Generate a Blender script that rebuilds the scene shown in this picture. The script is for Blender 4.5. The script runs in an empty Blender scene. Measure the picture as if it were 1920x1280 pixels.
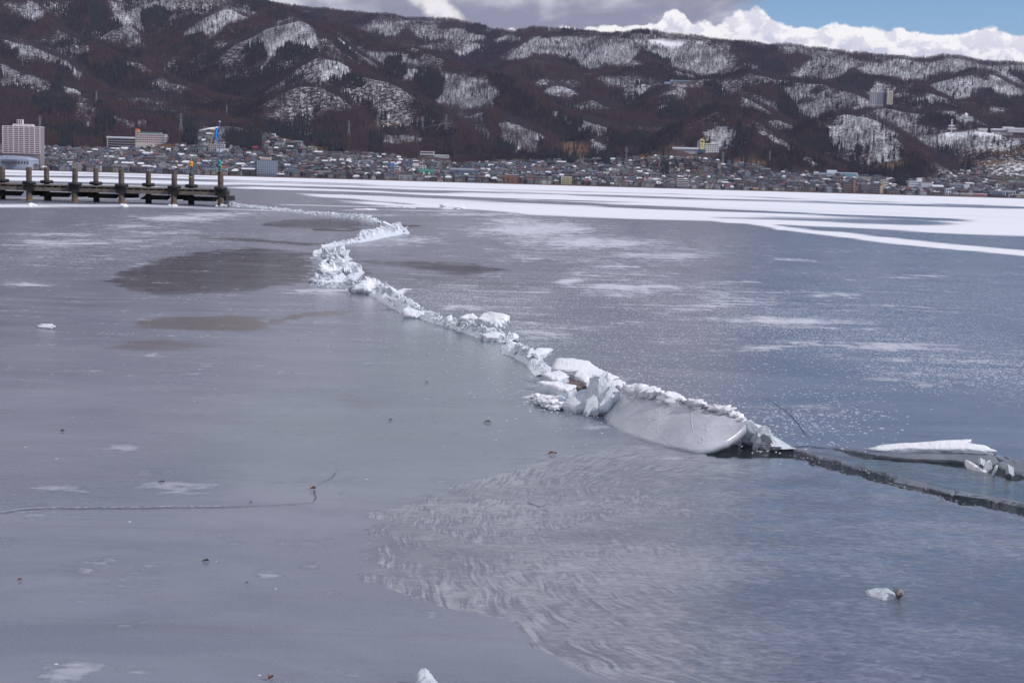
import bpy, bmesh, math, random
import numpy as np
from mathutils import Vector, Matrix, noise as mnoise
R = math.radians
rng = np.random.default_rng(7)
random.seed(7)
S = bpy.context.scene
COL = S.collection

# ------------------------------------------------------------------ camera
F = 2667.0                      # focal length in pixels of the 1920 wide photograph (50 mm on 36 mm)
CAMH = 2.2
ROLL = math.atan(55 / 1920)
PITCH = math.atan((640 - 342.5) * math.cos(ROLL) / F)
cam_d = bpy.data.cameras.new('camera')
cam_d.sensor_width = 36; cam_d.lens = 50.0; cam_d.clip_start = 0.1; cam_d.clip_end = 60000
cam = bpy.data.objects.new('camera', cam_d); COL.objects.link(cam)
CR = Matrix.Rotation(math.pi / 2 - PITCH, 3, 'X') @ Matrix.Rotation(ROLL, 3, 'Z')
cam.matrix_world = Matrix.Translation((0, 0, CAMH)) @ CR.to_4x4()
S.camera = cam
RN = np.array(CR)

# ------------------------------------------------------------------ pixels <-> world
def ray(px, py):
    return RN @ np.array([(px - 960) / F, -(py - 640) / F, -1.0])
def P(px, py, z=0.0):                  # point at height z seen at that pixel
    d = ray(px, py); k = (z - CAMH) / d[2]
    return Vector((d[0] * k, d[1] * k, z))
def D(px, py, y):                      # point at distance y seen at that pixel
    d = ray(px, py); k = y / d[1]
    return Vector((d[0] * k, y, CAMH + d[2] * k))
def project(x, y, z):                  # numpy arrays -> pixel arrays
    v = np.stack([x, y, z - CAMH], -1) @ RN
    return 960 + F * v[..., 0] / -v[..., 2], 640 - F * v[..., 1] / -v[..., 2]

# ------------------------------------------------------------------ sun, sky, exposure
SUN_EL, SUN_AZ = 35.0, 108.0    # azimuth clockwise from the view direction (+Y): behind and to the right
sl = bpy.data.lights.new('sun', 'SUN'); sl.energy = 2.9; sl.angle = R(0.5); sl.color = (1.0, 0.94, 0.90)
sun = bpy.data.objects.new('sun', sl); COL.objects.link(sun)
sd = Vector((math.sin(R(SUN_AZ)) * math.cos(R(SUN_EL)), math.cos(R(SUN_AZ)) * math.cos(R(SUN_EL)), math.sin(R(SUN_EL))))
sun.rotation_euler = sd.to_track_quat('Z', 'Y').to_euler()
sun.location = sd * 200
S.view_settings.view_transform = 'Standard'; S.view_settings.look = 'None'
S.view_settings.gamma = 1.0; S.view_settings.exposure = 0.0; S.view_settings.use_curve_mapping = False
S.cycles.max_bounces = 7; S.cycles.diffuse_bounces = 3; S.cycles.glossy_bounces = 3
S.cycles.transmission_bounces = 5; S.cycles.volume_bounces = 1; S.cycles.transparent_max_bounces = 6
S.cycles.use_denoising = True

class NT:
    """tiny node-tree builder"""
    def __init__(s, tree): s.t = tree; s.n = tree.nodes; s.l = tree.links
    def new(s, typ, **kw):
        n = s.n.new(typ)
        for k, v in kw.items(): setattr(n, k, v)
        return n
    def set(s, node, key, v):
        i = node.inputs[key]
        if isinstance(v, bpy.types.NodeSocket): s.l.new(v, i)
        elif v is not None:
            if hasattr(i.default_value, '__len__') and not hasattr(v, '__len__'): v = (v, v, v)
            if hasattr(i.default_value, '__len__') and len(i.default_value) == 4 and len(v) == 3: v = (*v, 1)
            i.default_value = v
    def math(s, op, a, b=None, c=None, clamp=False):
        n = s.new('ShaderNodeMath', operation=op, use_clamp=clamp)
        for k, v in enumerate((a, b, c)):
            if v is not None: s.set(n, k, v)
        return n.outputs[0]
    def vec(s, op, a, b=None, scale=None):
        n = s.new('ShaderNodeVectorMath', operation=op); s.set(n, 0, a)
        if b is not None: s.set(n, 1, b)
        if scale is not None: s.set(n, 'Scale', scale)
        return n.outputs['Value'] if op in ('DOT_PRODUCT', 'LENGTH') else n.outputs['Vector']
    def ramp(s, v, a, b, lo=0.0, hi=1.0):     # smoothstep from lo to hi while v runs a..b
        n = s.new('ShaderNodeMapRange', interpolation_type='SMOOTHSTEP')
        s.set(n, 0, v); s.set(n, 1, a); s.set(n, 2, b); s.set(n, 3, lo); s.set(n, 4, hi)
        return n.outputs[0]
    def mix(s, f, a, b, kind='MIX'):
        n = s.new('ShaderNodeMix', data_type='RGBA', blend_type=kind)
        s.set(n, 0, f); s.set(n, 6, a); s.set(n, 7, b)
        return n.outputs[2]
    def noise(s, vec, scale, detail=4, rough=0.55, dist=0.0):
        n = s.new('ShaderNodeTexNoise'); s.set(n, 'Vector', vec); s.set(n, 'Scale', scale)
        s.set(n, 'Detail', detail); s.set(n, 'Roughness', rough); s.set(n, 'Distortion', dist)
        return n.outputs['Fac']
    def attr(s, name, out='Fac'):
        n = s.new('ShaderNodeAttribute', attribute_name=name); return n.outputs[out]
    def pos(s): return s.new('ShaderNodeNewGeometry').outputs['Position']
    def objco(s): return s.new('ShaderNodeTexCoord').outputs['Object']
    def bump(s, h, strength, dist):
        n = s.new('ShaderNodeBump'); s.set(n, 'Height', h); s.set(n, 'Strength', strength); s.set(n, 'Distance', dist)
        return n.outputs[0]

world = bpy.data.worlds.new('World'); S.world = world; world.use_nodes = True
w = NT(world.node_tree); w.n.clear()
sky = w.new('ShaderNodeTexSky', sky_type='NISHITA'); sky.sun_disc = False
sky.sun_elevation = R(SUN_EL); sky.sun_rotation = R(SUN_AZ); sky.altitude = 760; sky.air_density = 1.0; sky.dust_density = 0.6; sky.ozone_density = 2.0
gd = w.vec('NORMALIZE', w.new('ShaderNodeTexCoord').outputs['Generated'])
sx = w.new('ShaderNodeSeparateXYZ'); w.set(sx, 0, gd)
zc = w.math('MAXIMUM', sx.outputs['Z'], 0.015)
den = w.math('ADD', zc, 0.30)
cv = w.new('ShaderNodeCombineXYZ'); w.set(cv, 0, w.math('DIVIDE', sx.outputs['X'], den)); w.set(cv, 1, w.math('DIVIDE', sx.outputs['Y'], den)); w.set(cv, 2, 0.37)
cvec = cv.outputs[0]
n_big = w.noise(cvec, 0.55, 5, 0.55, 0.3)          # where the cloud deck is
n_thk = w.noise(w.vec('ADD', cvec, (4.3, 1.7, 0.0)), 1.25, 6, 0.6, 0.25)   # how thick it is
side = w.ramp(w.math('DIVIDE', sx.outputs['X'], w.math('ADD', w.math('ABSOLUTE', sx.outputs['Y']), 0.3)), 0.05, 0.17, 0.16, -0.20)   # deck to the left, open blue to the right
cov = w.ramp(w.math('ADD', n_big, side), 0.44, 0.56)
n_bil = w.noise(w.vec('MULTIPLY', gd, (1, 1, 2.2)), 14, 6, .58, .4)
thick = w.ramp(w.math('ADD', n_thk, w.math('MULTIPLY', w.math('SUBTRACT', n_bil, .5), .55)), 0.36, 0.60)
ccol = w.mix(thick, (7.6, 7.7, 8.3), (2.7, 2.8, 3.75))
skyc = w.mix(1.0, sky.outputs[0], (0.80, 0.96, 1.14), 'MULTIPLY')
wc = w.mix(cov, skyc, ccol)
# a row of cumulus low in the sky: outline in azimuth and elevation, frayed and shaded by billowing noise
azs = w.math('ARCTAN2', sx.outputs['X'], sx.outputs['Y']); els = w.math('ARCSINE', sx.outputs['Z'])
HEADS = [(780,75),(900,60),(1010,56),(1120,51),(1190,50),(1235,42),(1250,22),(1266,14),(1282,24),(1296,44),(1312,37),(1345,42),(1362,29),(1390,17),(1413,11),(1434,20),(1448,37),(1470,51),(1513,52),(1547,50),(1587,39),(1612,54),(1655,46),(1707,61),(1732,53),(1758,69),(1800,63),(1848,51),(1885,57),(1925,73),(2020,66),(2250,95)]
def azel(px, py): d = ray(px, py); d = d / np.linalg.norm(d); return math.atan2(d[0], d[1]), math.asin(d[2])
AE = [azel(*q) for q in HEADS]; A0, A1, E0, E1 = AE[0][0], AE[-1][0], R(2.5), R(8.5)
rp_ = w.new('ShaderNodeValToRGB'); rp_.color_ramp.interpolation = 'B_SPLINE'; el_ = rp_.color_ramp.elements
for q in AE[1:-1]: el_.new((q[0] - A0) / (A1 - A0))
for e_, q in zip(el_, AE): e_.position = (q[0] - A0) / (A1 - A0); v_ = (q[1] - E0) / (E1 - E0); e_.color = (v_, v_, v_, 1)
w.set(rp_, 0, w.math('DIVIDE', w.math('SUBTRACT', azs, A0), A1 - A0))
top_el = w.math('ADD', w.math('MULTIPLY', rp_.outputs[0], E1 - E0), E0)
bv = w.vec('MULTIPLY', gd, (1, 1, 1.25))
b1 = w.noise(bv, 62, 7, .56, .25); b2 = w.noise(w.vec('ADD', bv, (.0045, 0, .0055)), 62, 7, .56, .25)
gap = w.math('ADD', w.math('SUBTRACT', top_el, els), w.math('MULTIPLY', w.math('SUBTRACT', b1, .5), R(.95)))
hd = w.ramp(gap, R(-.04), R(.10)); front = w.ramp(sx.outputs['Y'], 0.2, 0.4)
lit = w.math('ADD', w.ramp(w.math('SUBTRACT', b1, b2), -.10, .10), w.ramp(gap, R(.05), R(1.3), .38, -.28))
hcol = w.mix(w.math('MULTIPLY', lit, 1.0, clamp=True), (6.2, 6.25, 7.5), (9.7, 9.55, 9.7))
wc = w.mix(w.math('MULTIPLY', hd, front), wc, hcol)
# a lit gap in the grey deck
a_, e_ = azel(820, 16); da = w.math('DIVIDE', w.math('SUBTRACT', azs, a_), R(1.5)); de = w.math('DIVIDE', w.math('SUBTRACT', els, w.math('SUBTRACT', e_, w.math('MULTIPLY', w.math('SUBTRACT', azs, a_), .62))), R(.55))
spot = w.ramp(w.math('ADD', w.math('ADD', w.math('MULTIPLY', da, da), w.math('MULTIPLY', de, de)), w.math('MULTIPLY', w.math('SUBTRACT', b1, .5), 3.4)), 1.5, .1)
wc = w.mix(w.math('MULTIPLY', spot, front), wc, w.mix(b2, (8.2, 8.0, 8.3), (9.4, 9.2, 9.3)))
bg = w.new('ShaderNodeBackground'); w.set(bg, 'Color', wc); w.set(bg, 'Strength', 0.10)
wo = w.new('ShaderNodeOutputWorld'); w.l.new(bg.outputs[0], wo.inputs[0])

# ------------------------------------------------------------------ vectorised value noise
def _h(i, j, k, s):
    n = (i.astype(np.int64) * 374761393 + j.astype(np.int64) * 668265263 + k.astype(np.int64) * 2147483647 + s * 974634777) & 0x7fffffff
    n = ((n ^ (n >> 13)) * 1274126177) & 0x7fffffff
    return ((n ^ (n >> 16)) & 0xffff) / 65535.0
def vnoise(x, y, s=0):
    xi, yi = np.floor(x), np.floor(y); fx, fy = x - xi, y - yi
    fx = fx * fx * (3 - 2 * fx); fy = fy * fy * (3 - 2 * fy); z = np.zeros_like(xi)
    a, b = _h(xi, yi, z, s), _h(xi + 1, yi, z, s); c, d = _h(xi, yi + 1, z, s), _h(xi + 1, yi + 1, z, s)
    return (a * (1 - fx) + b * fx) * (1 - fy) + (c * (1 - fx) + d * fx) * fy
def fbm(x, y, s=0, o=4, g=0.5):
    t, a, n = 0.0, 1.0, 0.0
    for k in range(o):
        t = t + a * vnoise(x * 2 ** k + 17.3 * k, y * 2 ** k - 9.1 * k, s + k); n += a; a *= g
    return t / n
def sst(a, b, v):
    t = np.clip((v - a) / (b - a), 0, 1); return t * t * (3 - 2 * t)
def poly_sd(poly, x, y):
    """signed distance to a polygon, positive inside"""
    p = np.array(poly, float); n = len(p); ins = np.zeros(x.shape, bool); dm = np.full(x.shape, 1e18)
    for i in range(n):
        a, b = p[i], p[(i + 1) % n]
        c = ((a[1] > y) != (b[1] > y)) & (x < (b[0] - a[0]) * (y - a[1]) / (b[1] - a[1] + 1e-12) + a[0]); ins ^= c
        e = b - a; t = np.clip(((x - a[0]) * e[0] + (y - a[1]) * e[1]) / (e @ e + 1e-12), 0, 1)
        dm = np.minimum(dm, (x - a[0] - t * e[0]) ** 2 + (y - a[1] - t * e[1]) ** 2)
    dm = np.sqrt(dm); return np.where(ins, dm, -dm)

# ------------------------------------------------------------------ object helpers
def mat(name, col, rough=0.6, var=0.12, scale=3.0, metal=0.0, bump=0.0, col2=None, attr=None, **kw):
    """plain procedural material: base colour broken up by noise, optional bump"""
    m = bpy.data.materials.new(name); m.use_nodes = True; t = NT(m.node_tree)
    b = t.n['Principled BSDF']; co = t.objco()
    nz = t.noise(co, scale, 5, 0.6)
    c2 = col2 or tuple(c * (1 - 2 * var) for c in col); c1 = col if col2 else tuple(min(1, c * (1 + var)) for c in col)
    c = t.mix(t.ramp(nz, 0.3, 0.7), c1, c2)
    if attr: c = t.mix(1.0, t.attr(attr, 'Color'), t.mix(t.ramp(nz, 0.3, 0.7), (1, 1, 1), (1 - 2 * var,) * 3), 'MULTIPLY')
    t.set(b, 'Base Color', c); t.set(b, 'Roughness', rough); t.set(b, 'Metallic', metal)
    if bump: t.set(b, 'Normal', t.bump(t.noise(co, scale * 4, 6, 0.6), 0.6, bump))
    for k, v in kw.items(): t.set(b, k.replace('_', ' '), v)
    return m
def mesh_obj(name, verts, faces, m=None, parent=None, smooth=False, loc=None):
    me = bpy.data.meshes.new(name); me.from_pydata([tuple(v) for v in verts], [], faces); me.update()
    if smooth: me.shade_smooth()
    return link(name, me, m, parent, loc)
def link(name, me, m=None, parent=None, loc=None):
    o = bpy.data.objects.new(name, me); COL.objects.link(o)
    if m:
        for mm in (m if isinstance(m, (list, tuple)) else [m]): me.materials.append(mm)
    if parent: o.parent = parent
    if loc is not None: o.location = loc
    return o
def bm_obj(name, bm, m=None, parent=None, smooth=False, loc=None):
    me = bpy.data.meshes.new(name); bm.normal_update(); bm.to_mesh(me); bm.free()
    if smooth: me.shade_smooth()
    return link(name, me, m, parent, loc)
def tag(o, label=None, cat=None, group=None, kind=None):
    if label: o['label'] = label
    if cat: o['category'] = cat
    if group: o['group'] = group
    if kind: o['kind'] = kind
    return o
def empty(name, loc, label, cat, group=None, rz=0.0):
    o = bpy.data.objects.new(name, None); COL.objects.link(o); o.location = loc; o.rotation_euler.z = rz
    o.empty_display_size = 0.5
    return tag(o, label, cat, group)
def np_mesh(name, V, Fq, attrs=None, m=None, smooth=True):
    """numpy grid mesh; Fq is (n,4) or (n,3)"""
    me = bpy.data.meshes.new(name); k = Fq.shape[1]
    me.vertices.add(len(V)); me.vertices.foreach_set('co', np.ascontiguousarray(V, np.float32).ravel())
    me.loops.add(Fq.size); me.loops.foreach_set('vertex_index', np.ascontiguousarray(Fq, np.int32).ravel())
    me.polygons.add(len(Fq)); me.polygons.foreach_set('loop_start', np.arange(0, Fq.size, k, dtype=np.int32))
    me.update(calc_edges=True); me.validate()
    for nm, a in (attrs or {}).items():
        at = me.attributes.new(nm, 'FLOAT', 'POINT'); at.data.foreach_set('value', np.ascontiguousarray(a, np.float32).ravel())
    if smooth: me.shade_smooth()
    return link(name, me, m)
def grid_faces(nr, nc):
    i = np.arange(nr - 1)[:, None] * nc + np.arange(nc - 1)[None]
    return np.stack([i, i + 1, i + nc + 1, i + nc], -1).reshape(-1, 4)
def add_box(bm, cx, cy, cz, sx, sy, sz, M=None, taper=1.0):
    vs = []
    for dz in (-.5, .5):
        k = taper if dz > 0 else 1.0
        for dx, dy in ((-.5, -.5), (.5, -.5), (.5, .5), (-.5, .5)):
            p = Vector((cx + dx * sx * k, cy + dy * sy * k, cz + dz * sz)); vs.append(bm.verts.new(M @ p if M else p))
    for f in ((3, 2, 1, 0), (4, 5, 6, 7), (0, 1, 5, 4), (1, 2, 6, 5), (2, 3, 7, 6), (3, 0, 4, 7)): bm.faces.new([vs[i] for i in f])
def add_bar(bm, a, b, r, n=4, r2=None):
    a, b = Vector(a), Vector(b); d = (b - a).normalized(); u = d.orthogonal().normalized(); v = d.cross(u); r2 = r if r2 is None else r2
    A = [bm.verts.new(a + (u * math.cos(2 * math.pi * (k + .5) / n) + v * math.sin(2 * math.pi * (k + .5) / n)) * r) for k in range(n)]
    B = [bm.verts.new(b + (u * math.cos(2 * math.pi * (k + .5) / n) + v * math.sin(2 * math.pi * (k + .5) / n)) * r2) for k in range(n)]
    for k in range(n): bm.faces.new((A[k], A[(k + 1) % n], B[(k + 1) % n], B[k]))
    bm.faces.new(A[::-1]); bm.faces.new(B)

# ================================================================== TERRAIN
def shore_y(t): return 2150 + 700 * t
SPURS = [  # crest lines: (slope, rounding, [(px, py, distance)])
 (0.50, 30, [(380,-45,6200),(480,2,6000),(520,6,5950),(573,12,5900),(640,19,5850),(697,29,5800),(743,27,5750),(783,33,5700),(840,38,5650),(923,53,5600),(973,56,5550),(1007,52,5500),(1057,56,5500),(1123,60,5450),(1190,60,5400),(1273,66,5400),(1313,69,5350),(1363,74,5300),(1413,79,5300),(1437,86,5250),(1467,83,5200),(1513,86,5200),(1580,94,5100),(1647,99,5100),(1713,108,5100),(1747,111,5100),(1780,107,5100),(1847,111,5100),(1920,119,5100),(2060,140,5100)]),
 (0.62, 18, [(380,-60,4700),(467,-2,4550),(533,13,4450),(610,36,4350),(666,56,4250),(689,73,4150),(737,90,4050),(782,86,4000),(818,104,3900),(849,113,3800),(912,133,3600),(964,152,3450),(1007,193,3300),(1073,221,3150),(1123,226,3050),(1153,240,2950),(1207,284,2800),(1240,300,2700)]),
 (0.55, 25, [(-260,-170,5000),(-40,-120,4900),(150,-90,4800),(380,-60,4700)]),
 (0.62, 15, [(130,-40,4500),(200,-10,4400),(262,60,4150),(280,100,3950)]),
 (0.62, 15, [(-60,-40,4500),(40,-5,4350),(85,22,4200),(110,60,4000)]),
 (0.65, 14, [(325,75,4200),(372,40,4200),(430,11,4180),(483,29,4150),(520,60,4050)]),
 (0.65, 14, [(440,95,3950),(500,50,3950),(555,34,3930),(600,52,3850),(625,80,3750),(660,125,3550)]),
 (0.65, 12, [(572,135,3520),(612,101,3520),(640,112,3480),(668,148,3380)]),
 (0.62, 14, [(-80,55,3750),(0,66,3720),(60,75,3680),(100,93,3600),(140,121,3500),(172,146,3400),(230,180,3250)]),
 (0.62, 14, [(-60,95,3350),(0,108,3320),(40,123,3280),(90,142,3220),(120,157,3180),(165,184,3100),(200,205,3000)]),
 (0.60, 16, [(90,40,3900),(127,60,3850),(200,94,3700),(260,117,3600),(300,134,3500),(350,157,3350),(400,181,3200),(430,205,3050)]),
 (0.60, 18, [(462,240,2900),(490,206,2980),(520,176,3020),(560,158,3050),(600,160,3050),(632,186,2980),(660,228,2850)]),
 (0.60, 18, [(628,202,3050),(655,166,3120),(689,140,3150),(745,154,3120),(776,179,3060),(807,204,3000),(849,231,2900),(885,258,2800)]),
 (0.62, 14, [(690,140,3700),(740,120,3750),(800,126,3720),(860,136,3640),(910,148,3560),(950,172,3400)]),
 (0.60, 14, [(905,200,3250),(940,222,3100),(1000,240,3000),(1040,256,2900)]),
 (0.58, 16, [(936,128,4500),(974,117,4500),(1023,116,4500),(1067,128,4480),(1107,130,4450),(1140,125,4450),(1187,124,4400),(1240,121,4400),(1290,133,4350)]),
 (0.58, 16, [(960,118,4900),(1007,103,4900),(1033,110,4900),(1070,126,4850)]),
 (0.58, 16, [(1005,165,3900),(1050,152,3900),(1090,162,3850),(1130,190,3700),(1170,215,3500)]),
 (0.60, 14, [(1225,205,3500),(1245,170,3700),(1280,158,3800),(1315,160,3900)]),
 (0.58, 18, [(1255,190,3500),(1280,150,4000),(1347,138,4050),(1377,131,4050),(1397,126,4050),(1447,141,3950),(1497,144,3900),(1547,154,3800),(1570,164,3700),(1613,188,3550),(1650,216,3400),(1680,241,3250),(1700,266,3100)]),
 (0.60, 14, [(1390,172,3500),(1430,205,3350),(1497,241,3150),(1557,293,2900)]),
 (0.60, 16, [(1523,247,2950),(1563,218,3020),(1587,211,3020),(1613,214,3000),(1647,234,2930),(1697,274,2800),(1727,304,2700)]),
 (0.60, 16, [(1262,262,2800),(1313,221,2900),(1347,204,2950),(1367,204,2950),(1397,214,2920),(1430,241,2850),(1480,268,2780),(1513,284,2730),(1550,306,2680)]),
 (0.58, 16, [(1555,160,4400),(1597,141,4450),(1627,138,4450),(1663,144,4450),(1713,150,4400),(1760,170,4300)]),
 (0.60, 14, [(1675,190,4000),(1697,165,4050),(1723,160,4050),(1753,174,4000),(1785,195,3850)]),
 (0.58, 16, [(1763,148,4600),(1797,138,4600),(1830,124,4650),(1853,126,4650),(1880,141,4600),(1920,168,4500),(1990,200,4400)]),
 (0.58, 16, [(1790,200,4000),(1813,184,4050),(1863,181,4050),(1920,193,4000),(2000,200,4000)]),
 (0.42, 30, [(1610,205,3350),(1680,198,3400),(1740,206,3350),(1800,224,3250),(1860,236,3150),(1920,243,3100),(2050,245,3050)]),
 (0.40, 30, [(400,232,2640),(425,224,2640),(455,233,2620),(490,246,2580),(520,254,2540)]),
 (0.40, 20, [(1180,280,2760),(1260,290,2680),(1320,290,2650),(1400,300,2620)]),
 (0.45, 20, [(130,212,2760),(160,190,2800),(185,196,2780)]),
]
_sp = [(s, r, np.array([tuple(D(*p)) for p in pts]) - np.array([0, 0, 10.0])) for s, r, pts in SPURS]
def terrain(x, y):
    t = x / np.maximum(y, 1); s = y - shore_y(t)
    base = -1.2 + 2.4 * sst(-2, 6, s) + 0.072 * np.clip(s - 12, 0, 420) + 0.16 * np.clip(s - 432, 0, None) * sst(430, 800, s)
    base = np.minimum(base, 140 + 0.02 * s)
    h = base
    wx = x + 60 * (fbm(x / 260, y / 260, 3, 3) - .5); wy = y + 60 * (fbm(x / 260, y / 260, 9, 3) - .5)
    for sl_, r_, p in _sp:
        best = np.full(x.shape, -1e9)
        for a, b in zip(p[:-1], p[1:]):
            e = (b - a)[:2]; u = np.clip(((wx - a[0]) * e[0] + (wy - a[1]) * e[1]) / (e @ e), 0, 1)
            dd = np.hypot(wx - a[0] - u * e[0], wy - a[1] - u * e[1])
            best = np.maximum(best, a[2] + u * (b[2] - a[2]) - sl_ * (np.sqrt(dd * dd + r_ * r_) - r_))
        k = 9.0; q = np.clip(.5 + .5 * (best - h) / k, 0, 1)
        h = h * (1 - q) + best * q + k * q * (1 - q)
    up = sst(30, 120, h)
    return h + up * (26 * (fbm(x / 150, y / 150, 21, 4) - .5) + 9 * (fbm(x / 45, y / 45, 31, 3) - .5))

TT = np.concatenate([[-0.62, -0.55, -0.50, -0.46], np.linspace(-0.43, 0.43, 440), [0.46, 0.50, 0.55, 0.62]])
YY = np.concatenate([np.linspace(1880, 2500, 130, endpoint=False) , np.linspace(2500, 3400, 120, endpoint=False), np.linspace(3400, 6700, 150)])
def y_of(v, t):        # first rows follow the shoreline, further rows run straight
    sh = shore_y(t); q = sst(0, 1, (v - 1880) / 1500)
    return np.where(True, (sh - 12 + (v - 1880)) * (1 - q) + v * q, v)
Tg, Vg = np.meshgrid(TT, YY); Yg = y_of(Vg, Tg); Xg = Tg * Yg
Zg = terrain(Xg, Yg)
PXg, PYg = project(Xg, Yg, Zg + 3.0)
ang = (Zg - CAMH) / Yg
runmax = np.maximum.accumulate(np.vstack([np.full((1, ang.shape[1]), -1.0), ang[:-1]]), 0)   # highest angle in front of each vertex
def tsample(x, y, arr=None):
    """bilinear look-up on the terrain grid"""
    arr = Zg if arr is None else arr
    t = x / y
    sh = shore_y(t); lo = np.full(np.shape(x), 1880.0); hi = np.full(np.shape(x), 6700.0)
    for _ in range(24):
        m_ = (lo + hi) / 2; q = y_of(m_, t) < y; lo = np.where(q, m_, lo); hi = np.where(q, hi, m_)
    ci = np.clip(np.interp(t, TT, np.arange(len(TT))), 0, len(TT) - 1.001); ri = np.clip(np.interp(lo, YY, np.arange(len(YY))), 0, len(YY) - 1.001)
    c0, r0 = ci.astype(int), ri.astype(int); fc, fr = ci - c0, ri - r0
    return (arr[r0, c0] * (1 - fc) + arr[r0, c0 + 1] * fc) * (1 - fr) + (arr[r0 + 1, c0] * (1 - fc) + arr[r0 + 1, c0 + 1] * fc) * fr
def tz(x, y): return float(tsample(np.array([x]), np.array([y]))[0])
def ground_hit(px, py, dflt=2300.0):
    """where the ray through a pixel first meets the hillside"""
    d = ray(px, py); ys = np.arange(1960, 6200, 6.0); k = ys / d[1]
    zz = tsample(d[0] * k, ys); h = CAMH + d[2] * k
    i = np.nonzero((zz >= h) & (ys > shore_y(d[0] / d[1]) + 6))[0]
    return float(ys[i[0]]) if len(i) else dflt

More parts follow.
